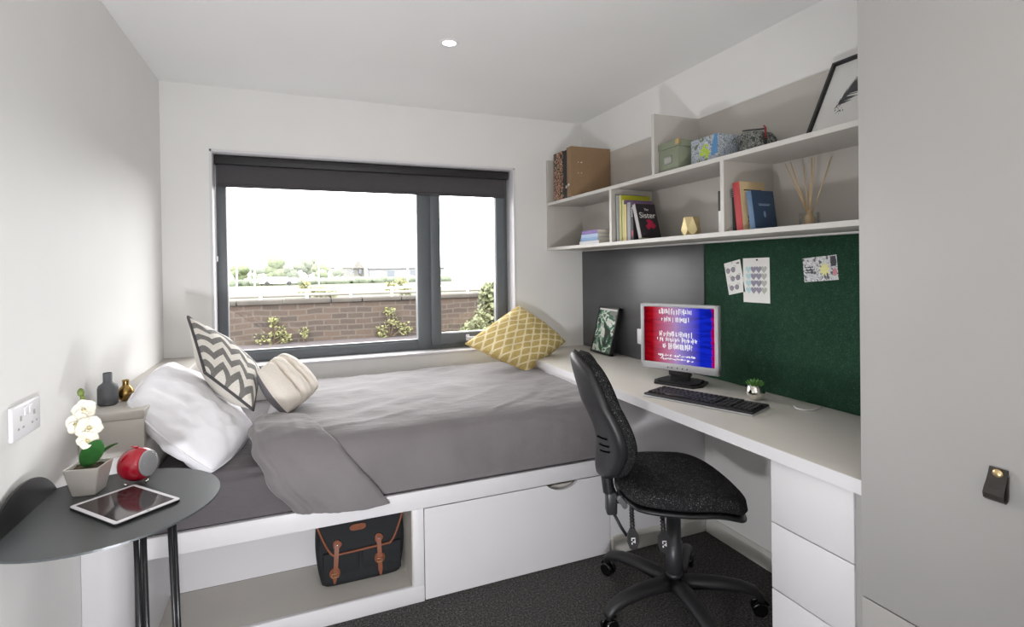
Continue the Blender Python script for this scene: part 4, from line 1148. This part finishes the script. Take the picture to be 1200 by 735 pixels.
def red_clock():
    c = V((-.425, 1.772, TZ + .0505)); ax = V((.90, -.42, .10)).normalized()
    t = thing('desk_clock', 'glossy red egg-shaped clock with domed clear face on the side table', 'clock', (c.x, c.y, TZ))
    M = Matrix.Translation(c) @ ax.to_track_quat('Z', 'Y').to_matrix().to_4x4() @ Matrix.Scale(.95, 4)
    part('shell', MB().lathe([(0, -.048), (.014, -.047), (.030, -.041), (.042, -.027), (.048, -.008), (.048, .010), (.043, .026), (.037, .033), (.034, .034), (.034, .024), (0, .024)], (0, 0, 0), 48, M=M), M_red, t)
    part('bezel', MB().lathe([(.034, .034), (.0375, .0335), (.0375, .036), (.034, .037)], (0, 0, 0), 48, M=M), M_silver, t)
    part('dome', MB().lathe([(.0345, .0355), (.032, .044), (.024, .051), (.012, .054), (0, .0545)], (0, 0, 0), 40, M=M), M_dome, t)
    d = part('dial', MB().lathe([(0, .0262), (.033, .0262), (.033, .0246), (0, .0246)], (0, 0, 0), 40, M=M), M_card, t)
    hm = MB(); hm.box((-.0012, -.003, .027), (.0012, .016, .0276)); hm.box((-.003, -.001, .0278), (.022, .001, .0284)); hm.lathe([(0, .029), (.002, .029), (.002, .0265), (0, .0265)])
    for k in range(12):
        a = PI / 6 * k; hm.box((.027 * math.cos(a) - .001, .027 * math.sin(a) - .001, .0263), (.027 * math.cos(a) + .001, .027 * math.sin(a) + .001, .0268))
    part('hands', hm.xf(M), M_ink, d)
    part('alarm_button', MB().box((-.012, -.004, .0), (.012, .004, .004), .0015).xf(Matrix.Translation(c + V((-.006, .004, .0465))) @ Matrix.Rotation(-.7, 4, 'Z')), M_red, t)
    for q in ((.026, -.02), (-.02, -.03), (.02, .026)):
        part('foot', MB().ico((c.x + q[0], c.y + q[1], TZ + .0058), .0055, 2), M_chrome, t)
red_clock()

def tablet():
    c = V((-.411, 1.604, TZ + .0006)); a = math.atan2(-.160, .138)
    t = thing('tablet', 'white-bezelled tablet lying screen up on the side table', 'tablet', c, (0, 0, a))
    W, D, r = .212, .152, .009
    def rr(w, d, r):
        out = []
        for q, (sx, sy) in enumerate(((1, 1), (-1, 1), (-1, -1), (1, -1))):
            for i in range(7):
                an = PI / 2 * q + PI / 2 * i / 6
                out.append((sx * (w / 2 - r) + r * math.cos(an), sy * (d / 2 - r) + r * math.sin(an)))
        return out
    part('case', MB().prism(rr(W, D, r), 0, .0055), M_black, t, world=False)
    part('bezel', MB().prism(rr(W - .001, D - .001, r), .0055, .0072), M_whiteplastic, t, world=False)
    part('display', MB().prism(rr(W - .026, D - .020, .0008), .0072, .0075), M_tabscreen, t, world=False)
    part('home_button', MB().lathe([(0, .0074), (.004, .0074), (.0042, .0071), (0, .0071)], (W / 2 - .0065, 0, 0), 20), M_silver, t, world=False)
tablet()

# vases on the ledge
HZ = .849
single('bottle_vase', MB().lathe([(0, .0006), (.024, .0006), (.028, .004), (.029, .012), (.029, .056), (.026, .066), (.016, .074), (.013, .078), (.013, .106), (.0115, .108), (.0100, .106), (.0100, .078), (.008, .074), (0, .07)], (-.592, 2.142, HZ), 40), M_vase,
       'matt dark grey bottle vase on the headboard ledge', 'vase', (-.592, 2.142, HZ))
single('bud_vase', MB().lathe([(0, .0006), (.012, .0006), (.020, .008), (.0245, .022), (.0235, .034), (.018, .045), (.011, .052), (.0095, .056), (.0095, .066), (.011, .072), (.0095, .072), (.008, .066), (.008, .055), (0, .05)], (-.553, 2.185, HZ), 40), M_gold,
       'small round shiny gold bud vase beside the dark grey bottle vase', 'vase', (-.553, 2.185, HZ))

# ------------------------------------------------------------------ shoulder bag
def bag():
    x0, x1, y0, y1, z0, z1 = .050, .395, 2.145, 2.270, nz0 + .001, .335
    t = thing('shoulder_bag', 'black canvas shoulder bag with tan leather straps in the bed niche', 'bag', ((x0 + x1) / 2, 2.2, nz0))
    def shell(u, v):
        a = 2 * PI * u; cx, cy = (x0 + x1) / 2, (y0 + y1) / 2
        k = .76 + .24 * math.sin(PI * min(1, v * .62 + .18))
        e = .28
        X = (x1 - x0) / 2 * k * math.copysign(abs(math.cos(a)) ** e, math.cos(a)); Y = (y1 - y0) / 2 * math.copysign(abs(math.sin(a)) ** .5, math.sin(a)) * (1 - .35 * v * v)
        return V((cx + X, cy + Y + .02 * v, z0 + (z1 - z0) * v)) + V((0, .003 * noise.noise(V((a * 3, v * 4, 2))), 0))
    m = MB().grid(shell, 64, 16); n = 64
    m.add([shell(i / n, 0) for i in range(n)], [list(range(n))]); m.add([shell(i / n, 1) for i in range(n)], [list(range(n))])
    part('body', m, M_canvas, t)
    yb = lambda z: y0 + .02 * (z - z0) / (z1 - z0) + .0215 * ((z - z0) / (z1 - z0)) ** 2      # front face of the bag
    # flap with a curved lower edge
    def edge(s):            # lower edge of the flap, s in 0..1 across
        x = x0 + .002 + (x1 - x0 - .004) * s
        d = abs(2 * s - 1)
        return x, .186 + .022 * (s - .5) * 2 * .2 + (.13 * max(0, d - .62) ** 1.5 / .38 ** 1.5)
    def flapf(u, v):
        x, ze = edge(u); zt = z1 + .002
        z = ze + (zt - ze) * v
        return V((x, yb(z) - .014, z))
    f = MB().grid(flapf, 40, 12)
    f.grid(lambda u, v: V((edge(u)[0], yb(z1) - .014 + (y1 - y0 - .02) * v, z1 + .002 + .006 * math.sin(PI * v))), 40, 6)
    fl = part('flap', f, M_canvas, t)
    md = fl.modifiers.new('thick', 'SOLIDIFY'); md.thickness = .004
    part('flap_piping', MB().tube([V((edge(i / 48)[0], yb(edge(i / 48)[1]) - .0165, edge(i / 48)[1])) for i in range(49)], .0045, 8), M_tan, fl)
    zc = .272; yy = yb(zc) - .0165
    pl = [(.208 + .031 * math.copysign(abs(math.cos(q)) ** .7, math.cos(q)), zc + .0125 * math.copysign(abs(math.sin(q)) ** .7, math.sin(q))) for q in [2 * PI * i / 32 for i in range(32)]]
    FM = Matrix(((1, 0, 0, 0), (0, 0, -1, 0), (0, 1, 0, 0), (0, 0, 0, 1)))
    part('oval_patch', MB().prism(pl, -yy, -yy + .003, FM), M_tan, fl)
    # front pockets
    for px0, px1 in ((.075, .212), (.222, .375)):
        part('front_pocket', MB().box((px0, y0 + .002, z0 + .012), (px1, y0 + .016, .19), .006), M_canvas, t)
    for sx, ztop, zbot, tilt in ((.128, .226, .082, -.012), (.286, .222, .076, .004)):
        pts = []
        for i in range(13):
            q = i / 12; z = ztop + (zbot - ztop) * q
            pts.append(V((sx + tilt * q, yb(max(z, z0)) - .0215 - .004 * math.sin(PI * q), z)))
        m = MB(); hw = .0085
        vs, fs = [], []
        for i, p in enumerate(pts):
            w = hw * (1 if i < 11 else (1 - .35 * (i - 10)))
            vs += [p + V((-w, 0, 0)), p + V((w, 0, 0)), p + V((w, .003, 0)), p + V((-w, .003, 0))]
        for i in range(12):
            for k in range(4): fs.append([i * 4 + k, i * 4 + (k + 1) % 4, i * 4 + 4 + (k + 1) % 4, i * 4 + 4 + k])
        fs += [[0, 1, 2, 3], [51, 50, 49, 48]]; m.add(vs, fs)
        s = part('strap', m, M_tan, t)
        q = MB(); sz = ztop - .005
        poly = [(sx + .016 * math.cos(a) * (1 + .12 * math.cos(3 * a)), sz + .018 * math.sin(a)) for a in [2 * PI * i / 24 for i in range(24)]]
        q.prism(poly, -(yb(sz) - .0155), -(yb(sz) - .0195), FM); part('strap_tab', q, M_tan, s)
        part('rivet', MB().ico((sx, yb(sz) - .0235, sz), .004, 2), M_chrome, s)
        q = MB(); bz_ = zbot + (.032 if sx < .2 else .062); bx = sx + tilt * .8
        poly = [(bx + .020 * math.copysign(abs(math.cos(a)) ** .8, math.cos(a)), bz_ + .021 * math.sin(a)) for a in [2 * PI * i / 24 for i in range(24)]]
        q.prism(poly, -(y0 + .0022), -(y0 - .004), FM); part('pocket_tab', q, M_tan, s)
        part('buckle', MB().tube([(bx - .012, y0 - .0225, bz_ - .006), (bx + .012, y0 - .0225, bz_ - .006), (bx + .012, y0 - .0225, bz_ + .008), (bx - .012, y0 - .0225, bz_ + .008), (bx - .012, y0 - .0225, bz_ - .006)], .0014, 6), M_brass, s)
    # carrying strap drooping on the right side
    part('carry_strap', MB().tube([(x1 - .01, 2.24, .325), (x1 - .002, 2.225, .30), (x1 - .004, 2.205, .24), (x1 - .012, 2.20, .19)], .007, 8, flat=.35), M_tan, t)
bag()

# ------------------------------------------------------------------ office chair
def squircle(a, b, k):
    x, y = a * math.sqrt(max(0, 1 - b * b / 2)), b * math.sqrt(max(0, 1 - a * a / 2))
    return a * (1 - k) + x * k, b * (1 - k) + y * k
def pad(P, tf, tb, n=28, e=.45, mats=(0, 0)):
    """closed cushion: P(a,b)->point, normal; tf/tb thickness front/back"""
    def H(a, b): return max(0, (1 - abs(a) ** 5) * (1 - abs(b) ** 5)) ** e
    m = MB()
    for sgn, tt, mt in ((1, tf, mats[0]), (-1, tb, mats[1])):
        def fn(u, v, sgn=sgn, tt=tt):
            a, b = u * 2 - 1, v * 2 - 1
            p, nn = P(a, b); return p + nn * (sgn * tt * H(a, b))
        m.grid(fn, n, n, mt, flip=sgn < 0)
    return m
def chair():
    hub = V((1.300, 1.600, 0)); rz = math.radians(-24)
    t = thing('office_chair', 'black flecked-fabric swivel office chair facing the desk', 'chair', hub, (0, 0, rz))
    SZc = .472
    def seatP(a, b):
        x, y = squircle(a, b, .66)
        w = .238 + .004 * x
        X = .004 + .222 * x + (.024 * (1 - y * y) * max(0, x)); Y = w * y
        z = SZc - .060 * max(0, (x - .25) / .75) ** 2 + .010 * x * (1 if x < 0 else 0) * -1 + .012 * y * y
        nx = V((.30 * max(0, x - .2), 0, 1)).normalized()
        return V((X, Y, z)), nx
    part('seat', pad(seatP, .040, .030, 40, .30), M_chairfab, t, world=False)
    def shellP(a, b):
        p, n = seatP(a * .985, b * .985); return p + V((0, 0, -.034)), n
    part('seat_shell', pad(shellP, .006, .018, 28, .3), M_black, t, world=False)
    # backrest: s 0..1 from bottom to top
    def backP(a, b, off=0):
        x, y = squircle(a, b, .68)              # x: across, y: up
        s = (y + 1) / 2
        z = .505 + .468 * s
        w = .205 - .05 * max(0, (s - .35) / .65) ** 1.6 - .045 * max(0, (.4 - s) / .4) ** 1.5
        cx = -.248 + .022 * math.sin(PI * min(1, s / .62)) * (1 if s < .62 else 0) - .092 * max(0, s - .25) ** 1.25 / .75 ** 1.25
        Y = w * x
        X = cx + .05 * x * x + off
        dz = .02; nn = V((1, -.45 * x, .16 if s > .3 else -.02)).normalized()
        return V((X, Y, z)), nn
    part('back_cushion', pad(lambda a, b: backP(a, b), .038, .032, 36, .34), M_chairfab, t, world=False)
    bs = part('back_shell', pad(lambda a, b: backP(a * 1.01, b * 1.01, -.022), .006, .034, 36, .36), M_black, t, world=False)
    for k in range(3):
        z = .625 + .030 * k; pts = []
        for i in range(9):
            y = -.145 + .085 * i / 8; s = (z - .505) / .468
            p, n = backP(y / .205, 2 * s - 1, -.022); pts.append(p - n * .0335 * 1.0 + V((0, 0, -.012 * i / 8)))
        part('vent_slot', MB().tube(pts, .003, 6), M_slot, bs, world=False)
    # bellows and bracket
    bl = MB(); prof = []
    for k in range(9): prof += [(.030, k * .009), (.024, k * .009 + .0045)]
    MX = Matrix.Translation((-.244, -.02, .447)) @ Matrix.Rotation(-.12, 4, 'Y')
    part('bellows', bl.lathe(prof, (0, 0, 0), 20, M=MX @ Matrix.Scale(.75, 4, (1, 0, 0))), M_black, t, world=False)
    br = MB(); br.box((-.256, -.045, .365), (-.216, .012, .452), .008); br.box((-.25, -.03, .402), (-.05, .03, .428), .006)
    part('back_bracket', br, M_dkgrey, t, world=False)
    kn = MB(); kn.cyl((-.204, -.075, .435), (-.204, -.03, .435), .015, .019, 20); kn.cyl((-.192, -.06, .408), (-.192, -.03, .408), .010, .012, 16)
    part('height_knob', kn, M_steel, t, world=False)
    part('bracket_rod', MB().tube([(-.234, -.035, .38), (-.205, -.045, .325), (-.185, -.05, .295)], .006, 8), M_black, t, world=False)
    # mechanism
    me = MB(); me.box((-.11, -.075, .405), (.11, .075, .447), .008); me.box((-.05, -.05, .385), (.05, .05, .41), .006)
    part('mechanism', me, M_black, t, world=False)
    for x0, y0, x1, y1 in ((-.172, -.07, -.176, -.115), (-.066, -.08, -.072, -.135)):
        m = MB(); p = [V((x0, y0, .425)), V((x0, y0 - .01, .405)), V((x0, y1 + .03, .38)), V((x1, y1, .355))]
        lv = MB().tube(p, [.006, .0075, .0075, .008], 10)
        for k in range(7):
            q = p[1].lerp(p[3], k / 6); lv.tube([q, q + (p[3] - p[1]).normalized() * .003], .0095, 10)
        lo = part('lever', lv, M_black, t, world=False)
        pd = MB()
        d = V((0, -.15, -1)).normalized(); o = p[3]
        Mp = frame_M(o, (1, 0, 0), d)
        pl = [(-.008, 0), (.008, 0), (.019, .02), (.021, .045), (.013, .066), (0, .072), (-.013, .066), (-.021, .045), (-.019, .02)]
        pd.prism(pl, -.007, .007, Mp)
        po = part('paddle', pd, M_black, lo, world=False)
        sm = MB()
        for dx, dy, w, h in ((-.007, .030, .014, .003), (-.007, .030, .003, .010), (.004, .036, .003, .012), (-.002, .042, .008, .003), (-.007, .046, .004, .006)):
            sm.box((dx, dy, -.0078), (dx + w, dy + h, -.0068)); sm.box((dx, dy, .0068), (dx + w, dy + h, .0078))
        part('white_symbol', sm.xf(Mp), M_whiteplastic, po, world=False)
    # column
    part('gas_column', MB().lathe([(0, .41), (.026, .41), (.027, .25), (.031, .248), (.031, .135), (.027, .13), (.026, .118), (0, .118)][::-1], (0, 0, 0), 32), M_dkgrey, t, world=False)
    part('column_collar', MB().lathe([(.028, .138), (.033, .134), (.034, .126), (.030, .118), (.026, .116)], (0, 0, 0), 32), M_black, t, world=False)
    part('hub', MB().lathe([(0, .075), (.036, .078), (.043, .09), (.043, .112), (.037, .119), (0, .119)], (0, 0, 0), 32), M_black, t, world=False)
    for k in range(5):
        a = math.radians(112 + 72 * k) - rz
        d = V((math.cos(a), math.sin(a), 0))
        pts = [d * .03 + V((0, 0, .098)), d * .08 + V((0, 0, .103)), d * .16 + V((0, 0, .106)), d * .235 + V((0, 0, .100)), d * .285 + V((0, 0, .086)), d * .306 + V((0, 0, .066)), d * .309 + V((0, 0, .050))]
        lg = part('leg', MB().tube(pts, [.036, .034, .031, .028, .025, .021, .015], 12, flat=.72, up=(0, 0, 1)), M_black, t, world=False)
        ca = MB(); s = V((-d.y, d.x, 0)); cc = d * .309 + V((0, 0, .0265)) + s * .0 - d * .008
        for q in (-1, 1):
            p0, p1 = cc + s * (.006 * q), cc + s * (.022 * q)
            ca.tube([p0, p0 + s * (.003 * q), p1 - s * (.003 * q), p1], [.024, .0262, .0262, .022], 24)
        ca.cyl(cc - s * .018, cc + s * .018, .007); ca.cyl(cc + V((0, 0, .01)) + d * .008, d * .309 + V((0, 0, .062)), .0075)
        ca.tube([cc + d * (.033 * math.cos(q)) + V((0, 0, .033 * math.sin(q))) for q in [PI * i / 10 for i in range(1, 9)]], .005, 8)
        part('caster', ca, M_blackgloss, lg, world=False)
chair()

# ------------------------------------------------------------------ outside the window
GY = lambda y: .10 - .0150 * max(0, y - 9.8)
g = MB(); g.box((-14, YW + .36, -.3), (22, 9.45, .10)); struct('path', g, M_path)
f = MB(); f.grid(lambda u, v: V((-260 + 620 * u, 9.8 + 390 * v ** 2, GY(9.8 + 390 * v ** 2) + .03 * noise.noise(V((u * 60, v * 40, 0))))), 60, 60)
struct('field', f, M_grass)
ow = thing('stone_wall', 'low reddish coursed stone garden wall outside the window', 'wall', (1, 9.5, .1)); ow['kind'] = 'structure'
part('stonework', MB().box((-14, 9.45, .1), (22, 9.78, .735)), M_stone, ow)
cp = MB(); x = -14; rn = random.Random(6)
while x < 22:
    L = rn.uniform(.5, .8); cp.box((x, 9.41, .735), (x + L - .012, 9.82, .81 + rn.uniform(-.008, .01)), .015); x += L
part('coping', cp, M_stone_cop, ow)
rl = thing('white_railing', 'white two-bar railing on short posts along the top of the stone wall', 'railing', (1, 9.6, .8))
part('rail', MB().cyl((-14, 9.6, .955), (22, 9.6, .955), .018, n=10), M_rail, rl)
part('rail', MB().cyl((-14, 9.62, .875), (22, 9.62, .875), .03, n=10), mk('dull_grey_rail', rgb(120, 116, 110), .7), rl)
for k in range(-6, 14):
    x = -.556 + .713 * k
    if -3 < x < 8: part('post', MB().box((x - .022, 9.575, .80), (x + .022, 9.615, 1.03 if k % 2 == 0 else .98), .005), M_rail, rl)
def leaves(m, c, r, n, s, rn, squash=(1, 1, 1)):
    for k in range(n):
        d = V((rn.gauss(0, 1), rn.gauss(0, 1), rn.gauss(0, 1))).normalized() * (rn.random() ** .5)
        p = V(c) + V((d.x * r * squash[0], d.y * r * squash[1], d.z * r * squash[2]))
        a = V((rn.uniform(-1, 1), rn.uniform(-1, 1), rn.uniform(-.6, 1))).normalized(); b = a.orthogonal().normalized()
        ss = s * rn.uniform(.6, 1.3)
        m.add([p - b * ss * .4, p + a * ss * .5, p + b * ss * .4, p - a * ss * .5], [[0, 1, 2, 3]])
def shrub(name, label, cat, base, blobs, leaf, n, mat, seed, group=None):
    rn = random.Random(seed); base = V(base)
    t = thing(name, label, cat, base, group=group)
    st, lf = MB(), MB()
    for (dx, dy, dz, r) in blobs:
        c = base + V((dx, dy, dz))
        st.tube([base + V((dx * .1, dy * .1, 0)), base.lerp(c, .5) + V((.04 * rn.uniform(-1, 1), 0, 0)), c], [.014, .010, .004], 6)
        leaves(lf, c, r, n, leaf, rn)
    part('foliage', lf, mat, t, weld=False); part('stem', st, M_bark, t)
    return t
shrub('leafy_shrub', 'pale green leafy shrub outside the narrow right window pane', 'shrub', (2.75, 7.6, .1), [(-.05, 0, .25, .34), (.12, .1, .55, .3), (.3, 0, .38, .38), (.05, .05, .78, .2), (-.25, .1, .16, .24), (.55, .1, .6, .4)], .075, 520, M_shrub, 1)
GW = 'weeds growing from the stone wall'
shrub('wall_weed', 'yellow-green weed climbing the left part of the stone wall', 'weed', (-.36, 9.36, .1), [(-.15, 0, .08, .16), (.05, 0, .22, .14), (.0, 0, .38, .08), (.18, 0, .10, .12)], .05, 60, M_weed, 2, GW)
shrub('wall_weed', 'weed on the stone wall near the window mullion', 'weed', (1.50, 9.36, .1), [(-.12, 0, .10, .14), (.05, 0, .26, .15), (.0, 0, .45, .1), (.28, 0, .14, .13)], .05, 70, M_weed, 3, GW)
shrub('wall_weed', 'small low weed between the two taller wall weeds', 'weed', (.10, 9.36, .1), [(0, 0, .15, .10)], .05, 50, M_weed, 4, GW)
shrub('wall_plant', 'bright green plant standing above the wall coping in the middle', 'plant', (.28, 9.95, .1), [(-.15, 0, .88, .14), (.0, 0, .78, .16), (.18, 0, .74, .16), (.30, 0, .72, .1)], .06, 110, M_weed, 5)
shrub('wall_plant', 'pale plant above the wall coping beside the window mullion', 'plant', (1.70, 9.95, .1), [(-.08, 0, .84, .12), (.1, 0, .92, .15), (.22, 0, .76, .12)], .06, 90, M_weed, 6)
def tree(name, label, x, y, h, w, mat, seed):
    rn = random.Random(seed); z = GY(y)
    t = thing(name, label, 'tree', (x, y, z), group='trees beyond the field')
    part('trunk', MB().tube([(x, y, z - .2), (x, y, z + h * .5)], [w * .06, w * .04], 8), M_bark, t)
    m = MB()
    for k in range(9):
        a = rn.uniform(0, 6.28); r = rn.uniform(0, .30) * w
        m.ico((x + r * math.cos(a), y + r * math.sin(a), z + h * rn.uniform(.35, .78)), w * rn.uniform(.2, .3), 3, (1, 1, h / w * .75), .28, 3.2)
    lf = random.Random(seed + 50)
    part('crown', m, mat, t, weld=False)
for k, (lab, x, y, h, w, mt) in enumerate((
        ('low pale green tree at the left end of the tree line', -10.6, 118, 4.6, 4.2, M_tree),
        ('broad green tree second from the left in the tree line', -4.1, 124, 6.2, 6.4, M_tree),
        ('small round tree left of the lamp post', -.6, 112, 4.6, 3.6, M_treed),
        ('tallest dull green tree behind the lamp post', 2.4, 127, 7.3, 3.8, M_treed),
        ('wide low tree right of the lamp post', 4.9, 117, 4.6, 4.0, M_tree),
        ('bushy pale tree between the left lamp posts', -6.9, 112, 4.0, 3.0, M_treed),
        ('low tree in front of the stone house', 7.5, 110, 3.7, 2.6, M_treed))):
    tree('deciduous_tree', lab, x, y, h, w, mt, 20 + k)
hd_ = MB(); rn = random.Random(9)
for k in range(34): hd_.ico((-13 + k * 1.25, 104 + rn.uniform(-1, 1), GY(104) + .5), 1.0, 2, (1.1, .8, rn.uniform(.7, 1.05)), .3, 3)
tag(part('hedge', hd_, M_treed, weld=False), 'long low grey-green hedge along the far side of the field', 'hedge')
def house():
    x0, x1, y0, y1 = 8.8, 17.4, 150, 158; z = GY(150); ze, zr = 1.9, 4.3
    t = thing('stone_house', 'pale stone house with slate roof across the field', 'house', (13, 154, z))
    part('wall', MB().box((x0, y0, z - .3), (x1, y1, ze)), M_render, t)
    m = MB().prism([(y0 - .4, ze), (y1 + .4, ze), ((y0 + y1) / 2, zr)], x0 - .3, x1 + .3, Matrix(((0, 0, 1, 0), (1, 0, 0, 0), (0, 1, 0, 0), (0, 0, 0, 1))))
    part('roof', m, M_slate, t)
    part('gable', MB().prism([(x0 + 5.2, ze - .2), (x0 + 8.4, ze - .2), (x0 + 6.8, 3.9)], y0 - .7, y0 + 3, Matrix(((1, 0, 0, 0), (0, 0, 1, 0), (0, 1, 0, 0), (0, 0, 0, 1)))), M_render, t)
    part('chimney', MB().box((x0 + .6, 153.4, 3.2), (x0 + 1.4, 154.6, 5.0)), M_render, t)
    for k in range(5):
        part('window', MB().box((x0 + .8 + k * 1.55, y0 - .74 if k > 3 else y0 - .05, .1), (x0 + 1.5 + k * 1.55, y0 + .02, 1.4)), M_winglass, t)
house()
def shed():
    x0, x1, y0, y1 = 18.2, 38, 142, 150; z = GY(142)
    t = thing('grey_shed', 'long low grey building right of the stone house', 'building', (28, 146, z))
    part('wall', MB().box((x0, y0, z - .3), (x1, y1, 1.4)), M_metalwall, t)
    part('roof', MB().prism([(y0 - .3, 1.4), (y1 + .3, 1.4), (y1 + .3, 1.9), (y0 - .3, 1.6)], x0 - .3, x1 + .3, Matrix(((0, 0, 1, 0), (1, 0, 0, 0), (0, 1, 0, 0), (0, 0, 0, 1)))), M_slate, t)
    for k in range(6): part('loading_door', MB().box((x0 + 1 + k * 3.1, y0 - .05, z), (x0 + 2.9 + k * 3.1, y0 + .02, .9)), M_winglass if k % 2 else M_rail, t)
shed()
def lamp_post(label, x, y, h, twin):
    z = GY(y)
    t = thing('lamp_post', label, 'lamp post', (x, y, z), group='lamp posts on the field')
    part('pole', MB().tube([(x, y, z), (x, y, z + h)], [.10, .06], 8), M_lampgrey, t)
    m = MB(); m.box((x - .55, y - .12, z + h - .05), (x + (.55 if twin else .1), y + .12, z + h + .1), .03); part('lamp_head', m, M_lampgrey, t)
lamp_post('tall lamp post in the middle of the view against the trees', 2.62, 72, 4.5, True)
lamp_post('white post at the left of the view, nearer the corner of the window', -5.55, 59, 2.7, False)
lamp_post('white post left of the broad green tree', -4.0, 60, 2.6, True)
lamp_post('white post in front of the long grey building', 11.7, 60, 2.4, False)
vh = thing('parked_van', 'row-end white van parked at the far side of the field', 'van', (-2.6, 98, GY(98)))
b = MB().prism([(-3.2, .4), (2.6, .4), (2.6, .9), (1.6, 1.05), (1.1, 1.5), (-3.0, 1.5), (-3.2, 1.4)], -1, 1, Matrix(((1, 0, 0, -2.6), (0, 0, -1, 98), (0, 1, 0, GY(98)), (0, 0, 0, 1))))
part('body', b, M_rail, vh)
for x in (-4.6, -1.2): part('wheel', MB().cyl((x, 96.95, GY(98) + .4), (x, 99.05, GY(98) + .4), .4), M_black, vh)
part('window', MB().box((-1.5, 96.98, GY(98) + 1.0), (-.9, 97.02, GY(98) + 1.4)), M_winglass, vh)

# ------------------------------------------------------------------ light
w = bpy.data.worlds.new('overcast_sky'); sc.world = w; w.use_nodes = True
bg = w.node_tree.nodes['Background']; bg.inputs[0].default_value = (1.0, 1.0, 1.0, 1); bg.inputs[1].default_value = 8.5
def area(name, loc, target, sx, sy, power, col=(1, 1, 1), portal=False, spread=None):
    L = bpy.data.lights.new(name, 'AREA'); L.shape = 'RECTANGLE'; L.size = sx; L.size_y = sy; L.energy = power; L.color = col
    o = bpy.data.objects.new(name, L); COL.objects.link(o); o.location = loc
    o.rotation_euler = (V(target) - V(loc)).to_track_quat('-Z', 'Y').to_euler()
    if portal: L.cycles.is_portal = True
    if spread: L.spread = math.radians(spread)
    return o
area('window_daylight_portal', ((RX0 + RX1) / 2, YW + .45, (RZ0 + RZ1) / 2), ((RX0 + RX1) / 2, 0, (RZ0 + RZ1) / 2), RX1 - RX0, RZ1 - RZ0, 1, portal=True)
area('ambient_fill', (.1, -.9, 1.42), (.1, -.1, 3), 1.2, 1.2, 27, (1, .985, .96))  # unseen light added behind the camera, aimed up for soft ambient fill
area('photographer_flash', (-.02, .40, .42), (.12, 2.4, 1.30), .15, .15, 18, (.97, .98, 1))
L = bpy.data.lights.new('downlight_lamp', 'SPOT'); L.energy = 8; L.spot_size = math.radians(110); L.spot_blend = .8; L.shadow_soft_size = .03; L.color = (1, .9, .78)
o = bpy.data.objects.new('downlight_lamp', L); COL.objects.link(o); o.location = (.628, 2.212, CZ - .02)

# ------------------------------------------------------------------ camera
f, yaw, pit, rol, cy = 615.46, .389092, -.0081435, -.0141599, 318.67
F = V((math.sin(yaw) * math.cos(pit), math.cos(yaw) * math.cos(pit), math.sin(pit)))
Rr = V((math.cos(yaw), -math.sin(yaw), 0)); U = Rr.cross(F)
r2 = Rr * math.cos(rol) + U * math.sin(rol); u2 = -Rr * math.sin(rol) + U * math.cos(rol)
cd = bpy.data.cameras.new('camera'); co = bpy.data.objects.new('camera', cd); COL.objects.link(co)
cd.sensor_fit = 'HORIZONTAL'; cd.sensor_width = 36; cd.lens = f / 1200 * 36; cd.shift_y = -(367.5 - cy) / 1200
cd.clip_start = .02; cd.clip_end = 900
Mx = Matrix((r2, u2, -F)).transposed().to_4x4(); Mx.translation = (0, 0, 1.29)
co.matrix_world = Mx
sc.camera = co
vs_ = sc.view_settings; vs_.view_transform = 'Standard'; vs_.look = 'None'; vs_.gamma = 1; vs_.exposure = 0.14; vs_.use_curve_mapping = False
